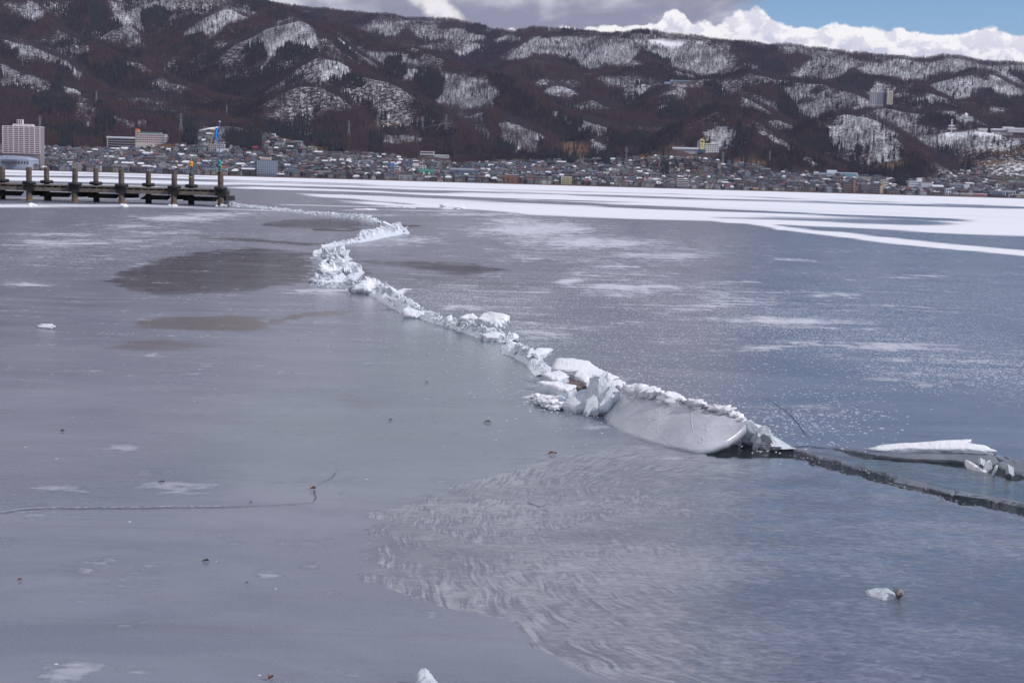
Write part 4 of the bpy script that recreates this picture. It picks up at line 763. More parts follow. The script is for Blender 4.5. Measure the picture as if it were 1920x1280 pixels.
keep = rr < np.clip(.80 + .20 * np.clip(a_s, 0, 1.0) - (a_s > 1.3) * .95 - .75 * a_g - 1.0 * a_t, 0.0, 1)
keep &= ty > shore_y(tx / ty) + 60
lap = Zg.copy()
for ax in (0, 1):
    for st in (7, -7): lap = lap - np.roll(Zg, st, ax) / 4
lap_t = tsample(tx, ty, lap)            # below zero in the gullies, above zero on the crests
isp = (a_p > .5) | ((lap_t < -2.0) & (rng.random(len(tx)) < .30) & (a_s < .6) & (fbm(tx / 130, ty / 130, 87, 3) > .40)) | ((fbm(tx / 90, ty / 90, 83, 3) > .70) & (a_s < .6)) | (rng.random(len(tx)) < .005)  # mapped stands, plus dark pines that put gully shade into the colour
keep |= (a_p > .5) & (rr < .85)
gyy, gxx = np.gradient(Zg); sx_f = -(np.roll(Zg, -2, 1) - np.roll(Zg, 2, 1)) / np.maximum(np.abs(np.roll(Xg, -2, 1) - np.roll(Xg, 2, 1)), 1)   # slope toward the sunny side
sun_t = tsample(tx, ty, np.clip(sx_f, -.7, .7))
isl = (~isp) & (kindn + .34 * sun_t + .010 * np.clip(lap_t, -12, 12) + .25 * (.5 - tx / ty * 1.2 - .5) + .10 * (.5 - a_s) > .50)  # lighter larch on sunward slopes and crests paints sunlit relief into the woods
jit = rng.uniform(.75, 1.2, len(tx))
tpx, tpy = project(tx, ty, tzv + 7)
for l in LAND:                          # clearings in front of the buildings
    if l[1] > 0: keep &= ~((tpx > l[4] - 4) & (tpx < l[5] + 4) & (ty < l[3] + 24) & (ty > l[3] - 420) & (tpy > l[6] - 4) & (tpy < l[1] + 8))
def sub(mk): return (tx[mk], ty[mk], tzv[mk], jit[mk])
ist = ~isp & (a_s > .38)
print('TREES', int(keep.sum()), int((keep & isl).sum()), int((keep & isp).sum()), int((keep & ist).sum()))
forest('stem_forest', 'stem', sub(keep & ist), M_stem, 'slender bare saplings standing thick on the snow faces')
forest('larch_forest', 'larch', sub(keep & isl & ~ist), M_larch, 'reddish brown leafless larch woods on the mountain slopes')
forest('bare_forest', 'bare', sub(keep & ~isl & ~isp & ~ist), M_bare, 'grey brown leafless broadleaf woods over the snowy slopes')
forest('pine_forest', 'pine', sub(keep & isp), M_pine, 'dark evergreen stands scattered over the mountain slopes')
print('TREES', int(keep.sum()), int((keep & isp).sum()))
LAND = [l for l in LAND if l[2]]

# ---- houses
WALLS = [('white', (.56,.55,.55), 4), ('cream', (.46,.40,.32), 4), ('grey', (.27,.27,.30), 6), ('brown', (.15,.095,.07), 5), ('pale blue', (.33,.40,.47), 2), ('tan', (.38,.29,.21), 3), ('dark', (.07,.063,.066), 6), ('pink', (.48,.34,.31), 1)]
ROOFS = [('black', (.035,.037,.042), 6), ('slate blue', (.055,.075,.115), 5), ('grey', (.17,.17,.19), 4), ('rust red', (.20,.065,.05), 2), ('brown', (.10,.06,.05), 4), ('green', (.05,.12,.105), 1), ('snowy', (.74,.74,.78), 2.2)]
ww = np.array([a[2] for a in WALLS], float); ww /= ww.sum(); rw_ = np.array([a[2] for a in ROOFS], float); rw_ /= rw_.sum()
def house_geo(wd, ln, h, rise, wc, rc, rc2, hipk, r):
    """vertices, faces and face colours of a gabled house; first the walls and windows, then the roof"""
    a, b = wd / 2, ln / 2; V = [(-a,-b,-4),(a,-b,-4),(a,b,-4),(-a,b,-4),(-a,-b,h),(a,-b,h),(a,b,h),(-a,b,h),(-a,0,h+rise*.93),(a,0,h+rise*.93)]
    Fc = [(0,1,5,4),(1,2,6,9,5),(2,3,7,6),(3,0,4,8,7)]; K = [wc] * 4
    for fx in (-.28, .26):
        for z in ((1.1, 2.2), (3.6, 4.7)) if h > 4.5 else ((1.0, 2.2),):
            i = len(V); x0, x1 = fx * wd - wd * .11, fx * wd + wd * .11
            V += [(x0,-b-.05,z[0]),(x1,-b-.05,z[0]),(x1,-b-.05,z[1]),(x0,-b-.05,z[1])]; Fc.append((i,i+1,i+2,i+3)); K.append((.03,.035,.045))
    nv, nf = len(V), len(Fc); o = .55; e = h - .25; k = a * (1 - hipk) + o * (1 - hipk)
    V += [(-a-o,-b-o,e),(a+o,-b-o,e),(a+o,b+o,e),(-a-o,b+o,e),(-k,0,h+rise),(k,0,h+rise)]
    q = nv; Fc += [(q,q+1,q+5,q+4),(q+2,q+3,q+4,q+5),(q+1,q+2,q+5),(q+3,q,q+4),(q+3,q+2,q+1,q)]; K += [rc, rc2, rc2 if hipk else wc, rc2 if hipk else wc, (.05,.05,.05)]
    return V, Fc, K, nf
M_house = mat('house_paint', (1, 1, 1), .7, .10, .5, attr='Col')
def col_mesh(name, V, Fc, K):
    me = bpy.data.meshes.new(name); me.from_pydata(V, [], Fc)
    a = me.attributes.new('Col', 'FLOAT_COLOR', 'FACE'); a.data.foreach_set('color', np.array([(*c, 1) for c in K], np.float32).ravel()); me.update(); return me
cand = []
for s in np.arange(20, 640, 13.5):
    for q in np.arange(-900, 960, 10.8):
        x = q + random.uniform(-3.5, 3.5); y0 = 2150 + 700 * (x / 2150) * 1.0
        y = shore_y(x / 2150) ; y = shore_y(x / y) + s + random.uniform(-4.5, 4.5); t_ = x / y
        if abs(t_) > .40: continue
        cand.append((x, y, s))
cx_, cy_ = np.array([c[0] for c in cand]), np.array([c[1] for c in cand])
cz_ = tsample(cx_, cy_); ctown = tsample(cx_, cy_, town); cpin = tsample(cx_, cy_, pn); hpx, hpy = project(cx_, cy_, cz_)
dens = fbm(cx_ / 90, cy_ / 90, 131, 3)
HS = []
for i in range(len(cand)):
    if ctown[i] < .45 or cpin[i] > .3 or random.random() < .05 + 1.1 * max(0, dens[i] - .60) * 3: continue
    if 425 < hpx[i] < 493 and 244 < hpy[i] < 279: continue
    if any(l[4] - 5 < hpx[i] < l[5] + 5 and -14 < cy_[i] - l[3] < 26 for l in LAND): continue
    HS.append((cx_[i], cy_[i], cz_[i], cand[i][2], hpx[i], hpy[i]))
HS.sort(key=lambda h: h[3] + random.uniform(0, 3)); print('HOUSES', len(HS))
used = set(); SV, SF, SK = [], [], []; short = {}
def noun(lbl):
    for k_ in (' with ', ' in two ', ' on the ', ' above the ', ' below ', ' beside ', ' by the ', ' behind ', ' near ', ' high ', ' next ', ' right of ', ' left of ', ' just ', ' where ', ' standing ', ' in the ', ' in front ', ' under ', ' alone ', ' shaped ', ' at the ', ' rising ', ' cut ', ' shaped', ' behind ', ' over ', ' cut'):
        j = lbl.find(k_)
        if j > 0 and len(lbl[:j].split()) >= 2: lbl = lbl[:j]
    return ' '.join(lbl.split()[:5])
for i, (x, y, z, s, ux, uy) in enumerate(HS):
    wi = rng.choice(len(WALLS), p=ww); ri = rng.choice(len(ROOFS), p=rw_)
    if i < 300:
        l = min(LAND, key=lambda l: abs(l[0] - ux) + 3 * abs(l[1] - uy)); nm = noun(l[2])
        rel = 'in front of' if y < l[3] - 6 and abs(ux - l[0]) < (l[5] - l[4]) / 2 + 4 else 'behind' if abs(ux - l[0]) < (l[5] - l[4]) / 2 + 4 else 'short of' if ux < l[0] else 'past'
        n_try = 0
        while (wi, ri, rel, nm) in used and n_try < 300:
            wi = rng.choice(len(WALLS), p=ww); ri = rng.choice(len(ROOFS), p=rw_ if n_try < 60 else None); wi = wi if n_try < 60 else rng.integers(len(WALLS)); n_try += 1
        used.add((wi, ri, rel, nm))
    wd, ln = random.uniform(6, 9.6), random.uniform(5.5, 8); h = random.choice([2.9, 5.2, 5.4, 5.6]); big = random.random() < .05
    if big: wd, ln, h = random.uniform(14, 20), 11, random.choice([6, 8.5])
    rc = np.array(ROOFS[ri][1]); rc = rc * .75 + rc.mean() * .25; wc = np.array(WALLS[wi][1]); g_w = wc.mean(); wc = (wc * .7 + g_w * .3 * np.array((.97, .98, 1.06))) * random.uniform(.45, .85)
    snowy = np.array((.78, .78, .81)); rc1 = rc; rc2 = rc
    if ROOFS[ri][0] != 'snowy' and random.random() < .17: rc2 = snowy
    hipk = random.choice([0, 0, .35, .5]); rise = random.uniform(1.7, 2.8); rz = random.gauss(0, .16) + (math.pi / 2 if random.random() < .35 else 0) + .1
    V, Fc, K, nf = house_geo(wd, ln, h, rise, wc, rc1, rc2, hipk, random)
    if i < 300:
        nv = min(min(f) for f in Fc[nf:])
        o = link('house', col_mesh('house', V[:nv], Fc[:nf], K[:nf]), M_house, None, (x, y, z)); o.rotation_euler.z = rz
        st = ', one storey' if h < 3.5 else ''
        lab_ = '%s house with %s roof %s the %s' % (WALLS[wi][0], ROOFS[ri][0] if ROOFS[ri][0] != 'snowy' else 'snow covered', rel, nm)
        tag(o, '%s house with %s roof %s the %s' % (WALLS[wi][0], ROOFS[ri][0] if ROOFS[ri][0] != 'snowy' else 'snow covered', rel, nm), 'house', 'houses along the far shore')
        link('roof', col_mesh('roof', V[nv:], [tuple(q - nv for q in f) for f in Fc[nf:]], K[nf:]), M_house, o)
    else:
        c, s_ = math.cos(rz), math.sin(rz); b0 = len(SV)
        SV += [(x + v[0] * c - v[1] * s_, y + v[0] * s_ + v[1] * c, z + v[2]) for v in V]; SF += [tuple(q + b0 for q in f) for f in Fc]; SK += K
tag(link('town_houses', col_mesh('town_houses', SV, SF, SK), M_house), 'dense rows of small roofs climbing the slope behind the shoreline houses', 'houses', kind='stuff')

# ---- garden trees of the town, reeds on the shore
gx, gy = [], []
for _ in range(5200):
    i = random.randrange(len(cand))
    if ctown[i] > .5: gx.append(cx_[i] + random.uniform(-8, 8)); gy.append(cy_[i] + random.uniform(-8, 8))
gx, gy = np.array(gx), np.array(gy); gzv = tsample(gx, gy); h_ = len(gx) // 2
forest('garden_trees', 'bare', (gx[:h_], gy[:h_], gzv[:h_], rng.uniform(.35, .75, h_)), M_bare, 'small leafless garden trees among the town roofs')
forest('garden_pines', 'pine', (gx[h_:], gy[h_:], gzv[h_:], rng.uniform(.25, .55, len(gx) - h_)), M_pine, 'small dark evergreens among the town roofs')
g_ = np.array([(px, py) for pg in [[(424,250),(490,250),(490,278),(424,278)],[(1684,338),(1703,338),(1703,354),(1684,354)],[(1240,310),(1254,310),(1254,330),(1240,330)]] for px in np.arange(pg[0][0], pg[1][0], 2.6) for py in np.arange(pg[0][1], pg[2][1], 3.2)], float)
pts = []
for px, py in g_:
    yy = ground_hit(px, py + 5, 0)
    if yy: q = D(px + random.uniform(-1, 1), py + 5, yy); pts.append((q.x, q.y, tz(q.x, q.y)))
pts = np.array(pts).T
forest('dark_grove', 'pine', (pts[0], pts[1], pts[2] - .5, rng.uniform(.8, 1.15, pts.shape[1])), M_pine, 'dark evergreen grove standing between the town roofs')
V, Fq = [], []
for t_ in np.arange(-.42, .42, .00045):
    dn = float(fbm(np.array([t_ * 60]), np.array([0.5]), 141, 3)[0])
    if dn < .38: continue
    for k in range(2):
        y = shore_y(t_) + random.uniform(-1.5, 5); x = (t_ + random.uniform(-.0004, .0004)) * y; hh_ = random.uniform(.7, 2.2) * (dn + .3); i = len(V)
        V += [(x - .6, y, .2), (x + .6, y, .2), (x + random.uniform(-.6, .6), y + .4, .2 + hh_), (x, y + .9, .2)]; Fq += [(i, i + 1, i + 2), (i + 1, i + 3, i + 2), (i + 3, i, i + 2)]
tag(mesh_obj('reed_bank', V, Fq, mat('dry_reed', (.20, .115, .075), .9, .3, .2)), 'dry brown reeds along the far lake shore', 'reeds', kind='stuff')

# ---- power pylons
M_steel = mat('pylon_steel', (.30, .31, .35), .5, .1, 1.0)
def pylon(px, yt, yb, d, label):
    q = D(px, yb, d); H = (yb - yt) / F * d; e = empty('power_pylon', (q.x, q.y, q.z), label, 'pylon', 'power pylons on the slopes'); b0, t0 = H * .09, H * .018
    def wdt(z): return b0 + (t0 - b0) * min(z / (H * .75), 1)
    for sx_, sy_ in ((-1, -1), (1, -1), (1, 1), (-1, 1)):
        bm = bmesh.new(); add_bar(bm, (sx_ * b0, sy_ * b0, -3), (sx_ * t0, sy_ * t0, H * .75), .20, 4, .14); add_bar(bm, (sx_ * t0, sy_ * t0, H * .75), (0, 0, H), .14, 3); bm_obj('leg', bm, M_steel, e)
    bm = bmesh.new()
    for k in range(6):
        z0, z1 = H * .75 * k / 6, H * .75 * (k + 1) / 6; a, c = wdt(z0), wdt(z1)
        for u in ((1, 0), (0, 1)):
            for s_ in (-1, 1):
                f = lambda w_, sg, z: (sg * w_, s_ * w_, z) if u[0] else (s_ * w_, sg * w_, z)
                add_bar(bm, f(a, -1, z0), f(c, 1, z1), .10, 3); add_bar(bm, f(a, 1, z0), f(c, -1, z1), .10, 3)
    bm_obj('bracing', bm, M_steel, e)
    for k in range(3):
        z = H * (.74 + .10 * k); bm = bmesh.new(); L = H * (.13 - .015 * k); add_bar(bm, (-L, 0, z), (L, 0, z), .16, 4); add_bar(bm, (-L, 0, z), (0, 0, z + H * .04), .10, 3); add_bar(bm, (L, 0, z), (0, 0, z + H * .04), .10, 3); bm_obj('cross_arm', bm, M_steel, e)
    return e
for px, yt, yb, lb in [(181,171,197,'steel pylon on the tan clearing above the apartment tower'),(425,197,222,'steel pylon on top of the hill with houses'),(339,213,258,'tall steel pylon on the slope beside the pale hotel'),(75,217,250,'steel pylon rising behind the pale pink apartment tower'),(654,226,266,'steel pylon on the low brown slope left of the twin pylons'),(708,216,249,'steel pylon at the end of the snowy terrace field'),(792,218,253,'steel pylon right of the snowy terrace field, above the school'),(836,214,250,'slim pylon against the big snow face above the school'),(1421,301,319,'steel pylon standing at the upper edge of the dense roofs'),(1355,285,313,'steel pylon just right of the hotel with yellow tower'),(1443,283,305,'thin pylon on the tan grass above the dense roofs'),(1174,275,310,'faint pylon on the tan slope above the town school')]:
    pylon(px, yt, yb, ground_hit(px, yb, 2600), lb)
bm = bmesh.new(); q = D(1747, 113, 5085); add_bar(bm, (0, 0, -8), (0, 0, 31), .9, 4, .4); add_box(bm, 0, 0, 14, 5, 3, 3); mm_ = bm_obj('radio_mast', bm, M_steel, None, False, q); tag(mm_, 'thin radio mast on the skyline under the cloud row', 'mast')

# ================================================================== THE PIER
M_post = mat('weathered_wood', (.155, .118, .095), .85, .25, 3.0, bump=.01, col2=(.070, .054, .047))
M_plank = mat('pier_plank', (.20, .165, .14), .85, .2, 2.0, bump=.006, col2=(.11, .088, .076))
M_under = mat('dark_beam', (.022, .020, .021), .7, .3, 2.0)  # dark wood colour for the frame, clamps and lower beams
M_rub = mat('tyre_rubber', (.014, .014, .016), .6, .2, 4.0)
M_foot = mat('rusty_foot', (.26, .15, .055), .8, .25, 6.0, col2=(.10, .066, .05))
YP = 100.0
def X(px, y=YP, py=370): return D(px, py, y).x
def Zp(px, py, y=YP): return D(px, py, y).z
pier = empty('pier', (X(200), YP, 0), 'weathered grey wooden pier with tall posts reaching in from the left', 'pier')
def ppart(name, bm, m):
    for v in bm.verts: v.co -= pier.location
    return bm_obj(name, bm, m, pier)
def zdeck(px, y=YP): return .98
posts = [(5,313,'b',0),(55,314,'f',1),(88,314,'b',2),(140,316,'f',3),(180,315,'b',4),(228,319,'f',5),(278,321,'b',6),(326,322,'f',7),(358,322,'b',8),(414,322,'f',9)]
names = ['cut off by the photo edge', 'nearest the photo edge in the front row', 'nearest the photo edge in the back row', 'second in the front row', 'below the dark boulder gap in the back row', 'below the pale hotel in the front row', 'right of the pale hotel in the back row', 'one step before the amber beacon', 'under the amber beacon', 'under the blue banner at the pier end']
for px, pt, row, k in posts:
    y = YP if row == 'f' else YP + 3.6; bm = bmesh.new(); x = X(px, y); zt = Zp(px, pt, y); r_ = .20 if row == 'f' else .19; n = 12; L = []
    lean = random.uniform(-.04, .04)
    for z, rr_ in ((-.35, 1.05), (.25, 1.06), (.9, 1.0), (1.5, .98), (zt - .05, .97), (zt, .86)):
        L.append([bm.verts.new((x + lean * z / 2 + math.cos(6.283 * i / n) * r_ * rr_ * (1 + .06 * math.sin(i * 3 + k)), y + math.sin(6.283 * i / n) * r_ * rr_, z + (.03 * math.sin(i * 2.1 + k) if z > 2 else 0))) for i in range(n)])
    for a, c in zip(L[:-1], L[1:]):
        for i in range(n): bm.faces.new((a[i], a[(i + 1) % n], c[(i + 1) % n], c[i]))
    bm.faces.new(L[-1])
    o = ppart('post', bm, M_post)
    if row == 'f':
        bm = bmesh.new(); add_bar(bm, (x, y, -.3), (x, y, random.uniform(.16, .26)), r_ * 1.09, 12); ppart('post_foot', bm, M_foot)
    # a tyre round the post
    bm = bmesh.new(); zc = 1.22 if row == 'f' else 1.30; n1, n2, R0, R1 = 22, 9, .34, .135
    rings = [[bm.verts.new((math.cos(6.283 * i / n1) * (R0 + R1 * math.cos(6.283 * j / n2)), math.sin(6.283 * i / n1) * (R0 + R1 * math.cos(6.283 * j / n2)), .125 * math.copysign(abs(math.sin(6.283 * j / n2)) ** .6, math.sin(6.283 * j / n2)))) for j in range(n2)] for i in range(n1)]
    for i in range(n1):
        for j in range(n2): bm.faces.new((rings[i][j], rings[(i + 1) % n1][j], rings[(i + 1) % n1][(j + 1) % n2], rings[i][(j + 1) % n2]))
    ty_ = bm_obj('tyre', bm, M_rub, None, True, (x + lean * .6, y, zc)); ty_.rotation_euler = (random.uniform(-.05, .05), random.uniform(-.05, .05), 0)
    tag(ty_, 'black tyre round the pier post ' + names[k], 'tyre', 'tyres round the pier posts')
x0, x1 = X(-60), X(411)
zr = lambda x: 1.00
nb = 13
for k in range(nb):
    bm = bmesh.new(); a, c = x0 + (x1 - x0) * k / nb + .015, x0 + (x1 - x0) * (k + 1) / nb - .015
    add_box(bm, (a + c) / 2, YP + 1.8, 1.10 + random.uniform(-.012, .012), c - a, 4.0, .075); ppart('deck_plank', bm, M_plank)
for yy in (YP - .12, YP + 3.72):
    for k in range(5):
        bm = bmesh.new(); a, c = x0 + (x1 - x0) * k / 5 + .02, x0 + (x1 - x0) * (k + 1) / 5 - .02; add_box(bm, (a + c) / 2, yy, .82 + random.uniform(-.01, .01), c - a, .16, .26); ppart('side_beam', bm, M_plank)
for k in range(34):
    bm = bmesh.new(); x = x0 + (x1 - x0) * (k + .5) / 34; add_box(bm, x, YP - .08, 1.005, .10, .14, .11); ppart('spacer', bm, M_plank)
bm = bmesh.new(); add_box(bm, (x0 + x1) / 2, YP + 1.9, 1.0, x1 - x0, 3.3, .09); ppart('deck_frame', bm, M_under)
for a, c in ((-40,42),(78,132),(168,222),(266,318),(346,408)):
    for yy, z0, z1 in ((YP + 1.0, .28, .58), (YP + 2.6, .28, .58)):
        bm = bmesh.new(); xa, xc = X(a, yy), X(c, yy)
        vs = [bm.verts.new(p) for p in ((xa - .12, yy - .12, z0), (xc - .15, yy - .12, z0), (xc + .1, yy - .12, z1), (xa + .32, yy - .12, z1), (xa - .12, yy + .12, z0), (xc - .15, yy + .12, z0), (xc + .1, yy + .12, z1), (xa + .32, yy + .12, z1))]
        for f in ((0, 1, 2, 3), (7, 6, 5, 4), (1, 0, 4, 5), (2, 1, 5, 6), (3, 2, 6, 7), (0, 3, 7, 4)): bm.faces.new([vs[i] for i in f])
        ppart('lower_beam', bm, M_under)
    bm = bmesh.new(); x = X(a + 13, YP + 1.4); add_bar(bm, (x, YP + 1.4, -.3), (x, YP + 1.4, .45), .21, 10); ppart('stub_pile', bm, M_under)
for px in (55, 140, 228, 326, 414):
    bm = bmesh.new(); add_box(bm, X(px) + .16, YP + 1.9, .52, .28, 3.2, .34); ppart('cross_beam', bm, M_under)
    bm = bmesh.new(); add_box(bm, X(px) + .02, YP + .02, .84, .74, .52, .34); ppart('clamp', bm, M_under)
# beacons at the pier end
M_amber = mat('amber_lens', (.80, .33, .03), .25, .1, 5.0); M_dark = mat('dark_metal', (.02, .035, .045), .5, .1, 4.0); M_blue = mat('blue_paint', (.02, .18, .52), .45, .08, 6.0); M_tealp = mat('teal_paint', (.05, .22, .24), .5, .1, 6.0)
def lathe(bm, prof, c, n=12):
    L = [[bm.verts.new((c[0] + math.cos(6.283 * i / n) * r, c[1] + math.sin(6.283 * i / n) * r, c[2] + z)) for i in range(n)] for r, z in prof]
    for a, b_ in zip(L[:-1], L[1:]):
        for i in range(n): bm.faces.new((a[i], a[(i + 1) % n], b_[(i + 1) % n], b_[i]))
    bm.faces.new(L[0][::-1]); bm.faces.new(L[-1])
yb_ = YP + 3.6; px = 357
bx, bz = X(px + 1, yb_), Zp(358, 322, yb_)
e = empty('beacon', (bx, yb_, bz), 'amber round lamp on a short grey pole on the back pier post', 'beacon')
bm = bmesh.new(); lathe(bm, [(.05, -.05), (.05, .42)], (0, 0, 0), 8); bm_obj('pole', bm, M_dark, e)
bm = bmesh.new(); lathe(bm, [(.11, .38), (.13, .42), (.13, .50), (.11, .52)], (0, 0, 0)); bm_obj('lamp_base', bm, mat('yellow_paint', (.75, .45, .05), .4, .1, 5), e)
bm = bmesh.new(); lathe(bm, [(.08, .50), (.14, .55), (.155, .64), (.13, .72), (.05, .77)], (0, 0, 0)); bm_obj('lens', bm, M_amber, e, True)
bm = bmesh.new(); lathe(bm, [(.03, .80), (.03, 1.05)], (0, 0, 0), 6); add_box(bm, .06, 0, 1.08, .30, .12, .10); bm_obj('sensor', bm, mat('tan_paint', (.45, .34, .24), .6, .1, 5), e)
bm = bmesh.new(); lathe(bm, [(.205, -.42), (.21, -.38), (.205, -.34)], (-.0, 0, 0)); s_ = bm_obj('band', bm, mat('yellow_strap', (.65, .42, .08), .5, .1, 5), e)
bm = bmesh.new(); add_bar(bm, (0, 0, 0), (0, 0, 2.55), .028, 6); o = bm_obj('thin_pole', bm, M_tealp, None, False, (X(363.5, yb_ - .3), yb_ - .3, 1.14)); tag(o, 'thin teal pole standing on the deck beside the amber beacon', 'pole')
tx_, tz_ = X(411), Zp(414, 322)
e = empty('banner_pole', (tx_, YP, tz_), 'tall blue pole with a curved blue banner on the last pier post', 'banner pole')
top = Zp(411.3, 228) - tz_
bm = bmesh.new(); add_bar(bm, (0, 0, .3), (0, 0, top), .035, 8, .025); bm_obj('pole', bm, M_blue, e)
bm = bmesh.new(); lathe(bm, [(.03, 0), (.06, .03), (.06, .09), (.02, .12)], (0, 0, top - .06), 8); bm_obj('finial', bm, mat('finial_paint', (.55, .60, .66), .4, .1, 5), e)
V, Fq = [], []; n = 14
for k in range(n + 1):
    f = k / n; z = Zp(411, 268) - tz_ + (Zp(411, 236.5) - Zp(411, 268)) * f; bow = math.sin(math.pi * f) ** .9
    xo = -.04 - .30 * bow * (1 - .12 * f); wd = .16 * math.sin(math.pi * min(1, f * 1.02)) ** .8 * (.6 + .5 * f) + .012
    for dx, dy in ((0, 0), (wd, .05 * bow), (wd, .05 * bow + .012), (0, .012)): V.append((xo + dx, -.02 + dy - .10 * bow, z))
for k in range(n):
    for j in range(4): a = k * 4 + j; c = k * 4 + (j + 1) % 4; Fq.append((a, c, c + 4, a + 4))
mesh_obj('banner', V, Fq, mat('blue_cloth', (.02, .26, .78), .7, .12, 6.0), e, True)
bm = bmesh.new(); lathe(bm, [(.06, .0), (.06, .30), (.13, .32), (.16, .40), (.16, .46), (.10, .52), (.13, .56), (.15, .70), (.11, .80), (.04, .84)], (0, 0, 0)); bm_obj('green_lamp', bm, M_tealp, e, True)
bm = bmesh.new(); add_box(bm, -.13, 0, .44, .16, .16, .12); bm_obj('bracket', bm, M_dark, e)
bm = bmesh.new(); add_bar(bm, (.10, 0, .34), (.26, 0, .32), .055, 8); bm_obj('side_lamp', bm, M_amber, e); bm = bmesh.new(); add_bar(bm, (.27, 0, .32), (.42, 0, .30), .05, 8); bm_obj('side_lamp', bm, mat('red_lens', (.55, .05, .03), .3, .1, 5), e)

# ================================================================== ICE
def ice_mat(name, c1, c2, rough, trans, sss=0.0, bump=.02, scale=5.0):
    m = bpy.data.materials.new(name); m.use_nodes = True; t = NT(m.node_tree); b = t.n['Principled BSDF']; p_ = t.pos()
    n1 = t.noise(p_, scale, 6, .65, .4); n2 = t.noise(p_, scale * 6, 4, .6)
    t.set(b, 'Base Color', t.mix(t.ramp(n1, .35, .65), c1, c2)); t.set(b, 'Roughness', rough); t.set(b, 'IOR', 1.31); t.set(b, 'Transmission Weight', trans)
    if sss: t.set(b, 'Subsurface Weight', sss); t.set(b, 'Subsurface Radius', (.10, .13, .16)); t.set(b, 'Subsurface Scale', .6)
    t.set(b, 'Normal', t.bump(t.math('ADD', n1, t.math('MULTIPLY', n2, .5)), .7, bump)); return m
M_snow = ice_mat('crusted_snow', (.80, .80, .83), (.86, .86, .88), .85, 0, .0, .03, 6)
M_ice = ice_mat('frosted_ice', (.66, .70, .75), (.80, .81, .84), .38, .12, .0, .03, 5)
M_clear = ice_mat('clear_ice', (.74, .80, .85), (.86, .88, .91), .25, .32, 0, .03, 6)
M_grey = ice_mat('grey_ice', (.33, .34, .38), (.42, .43, .47), .22, .0, 0, .006, 3)
M_disc = ice_mat('disc_ice', (.17, .18, .22), (.22, .23, .27), .15, 0, 0, .003, 8)
M_sunk = ice_mat('sunken_ice', (.17, .18, .20), (.23, .24, .26), .25, .0, 0, .006, 3)
def newell(p):
    n = Vector((0, 0, 0))
    for a, c in zip(p, p[1:] + p[:1]): n += Vector(((a.y - c.y) * (a.z + c.z), (a.z - c.z) * (a.x + c.x), (a.x - c.x) * (a.y + c.y)))
    return n.normalized()
def plate_mesh(pts, th, rough=.02, sub=5, lump=0.0, seed=0, round_=.25):
    r = random.Random(seed); p = [Vector(q) for q in pts]; n = newell(p)
    if n.dot(Vector((0, 0, CAMH)) - p[0]) < 0: p.reverse(); n = -n
    out = []
    for a, c in zip(p, p[1:] + p[:1]):
        for k in range(sub):
            q = a.lerp(c, k / sub)
            if k: q += Vector((r.uniform(-1, 1), r.uniform(-1, 1), r.uniform(-.3, .3))) * rough
            out.append(q)
    ctr = sum(out, Vector()) / len(out); N_ = len(out); bm = bmesh.new()
    def ring(f, dn, amp): return [bm.verts.new(ctr + (q - ctr) * f - n * dn + n * (mnoise.noise(q * 7 * f + Vector((seed, 0, 0))) * amp)) for q in out]
    base_ = []
    for a, c in zip(p, p[1:] + p[:1]):
        for k in range(sub): base_.append(a.lerp(c, k / sub))
    def inner(f, dn, amp):
        vs = []
        for q, o_ in zip(base_, out):
            q = q.lerp(o_, max(0, (f - .6) / .4)); q = ctr + (q - ctr) * f; vs.append(bm.verts.new(q - n * dn + n * (mnoise.noise(q * 4.5 + Vector((seed, 0, 0))) * amp + mnoise.noise(q * 14) * amp * .35)))
        return vs
    rows = [ring(.93, th, 0), ring(1.0 + .02, th * .72, .3 * rough), ring(1.01, th * .30, .3 * rough), inner(1 - round_ * .22, 0, lump * .6), inner(.80, -lump * .3, lump), inner(.58, -lump * .4, lump), inner(.34, -lump * .5, lump), inner(.14, -lump * .5, lump)]
    for a, c in zip(rows[:-1], rows[1:]):
        for i in range(N_): bm.faces.new((a[i], a[(i + 1) % N_], c[(i + 1) % N_], c[i]))
    cv_ = bm.verts.new(ctr + n * (lump * .5 + mnoise.noise(ctr * 4.5 + Vector((seed, 0, 0))) * lump))
    for i in range(N_): bm.faces.new((rows[-1][i], rows[-1][(i + 1) % N_], cv_))
    bm.faces.new(rows[0][::-1]); bmesh.ops.recalc_face_normals(bm, faces=bm.faces)
    return bm
def W3(q):
    return D(q[0], q[1], q[3]) if len(q) == 4 else P(*q)
def slab(name, pts, th, m, label, cat, cap=None, lump=.0, rough=.02, sub=5, seed=0, smooth=False, group=None):
    p = [W3(q) for q in pts]; c = sum(p, Vector()) / len(p); p = [q - c for q in p]
    off = Vector((0, 0, CAMH)) - (Vector((0, 0, CAMH)) - c)
    bm = plate_mesh([q + c for q in p], th, rough, sub, lump if not cap else 0, seed)
    for v in bm.verts: v.co -= c
    o = bm_obj(name, bm, m, None, smooth, c); tag(o, label, cat, group)
    if cap:
        bm = plate_mesh([c + q * .985 + Vector((0, 0, cap)) for q in p], cap * .96, rough, sub, lump, seed + 5, .5)
        for v in bm.verts: v.co -= c
        bm_obj('snow_cap', bm, M_snow, o, True)
    return o
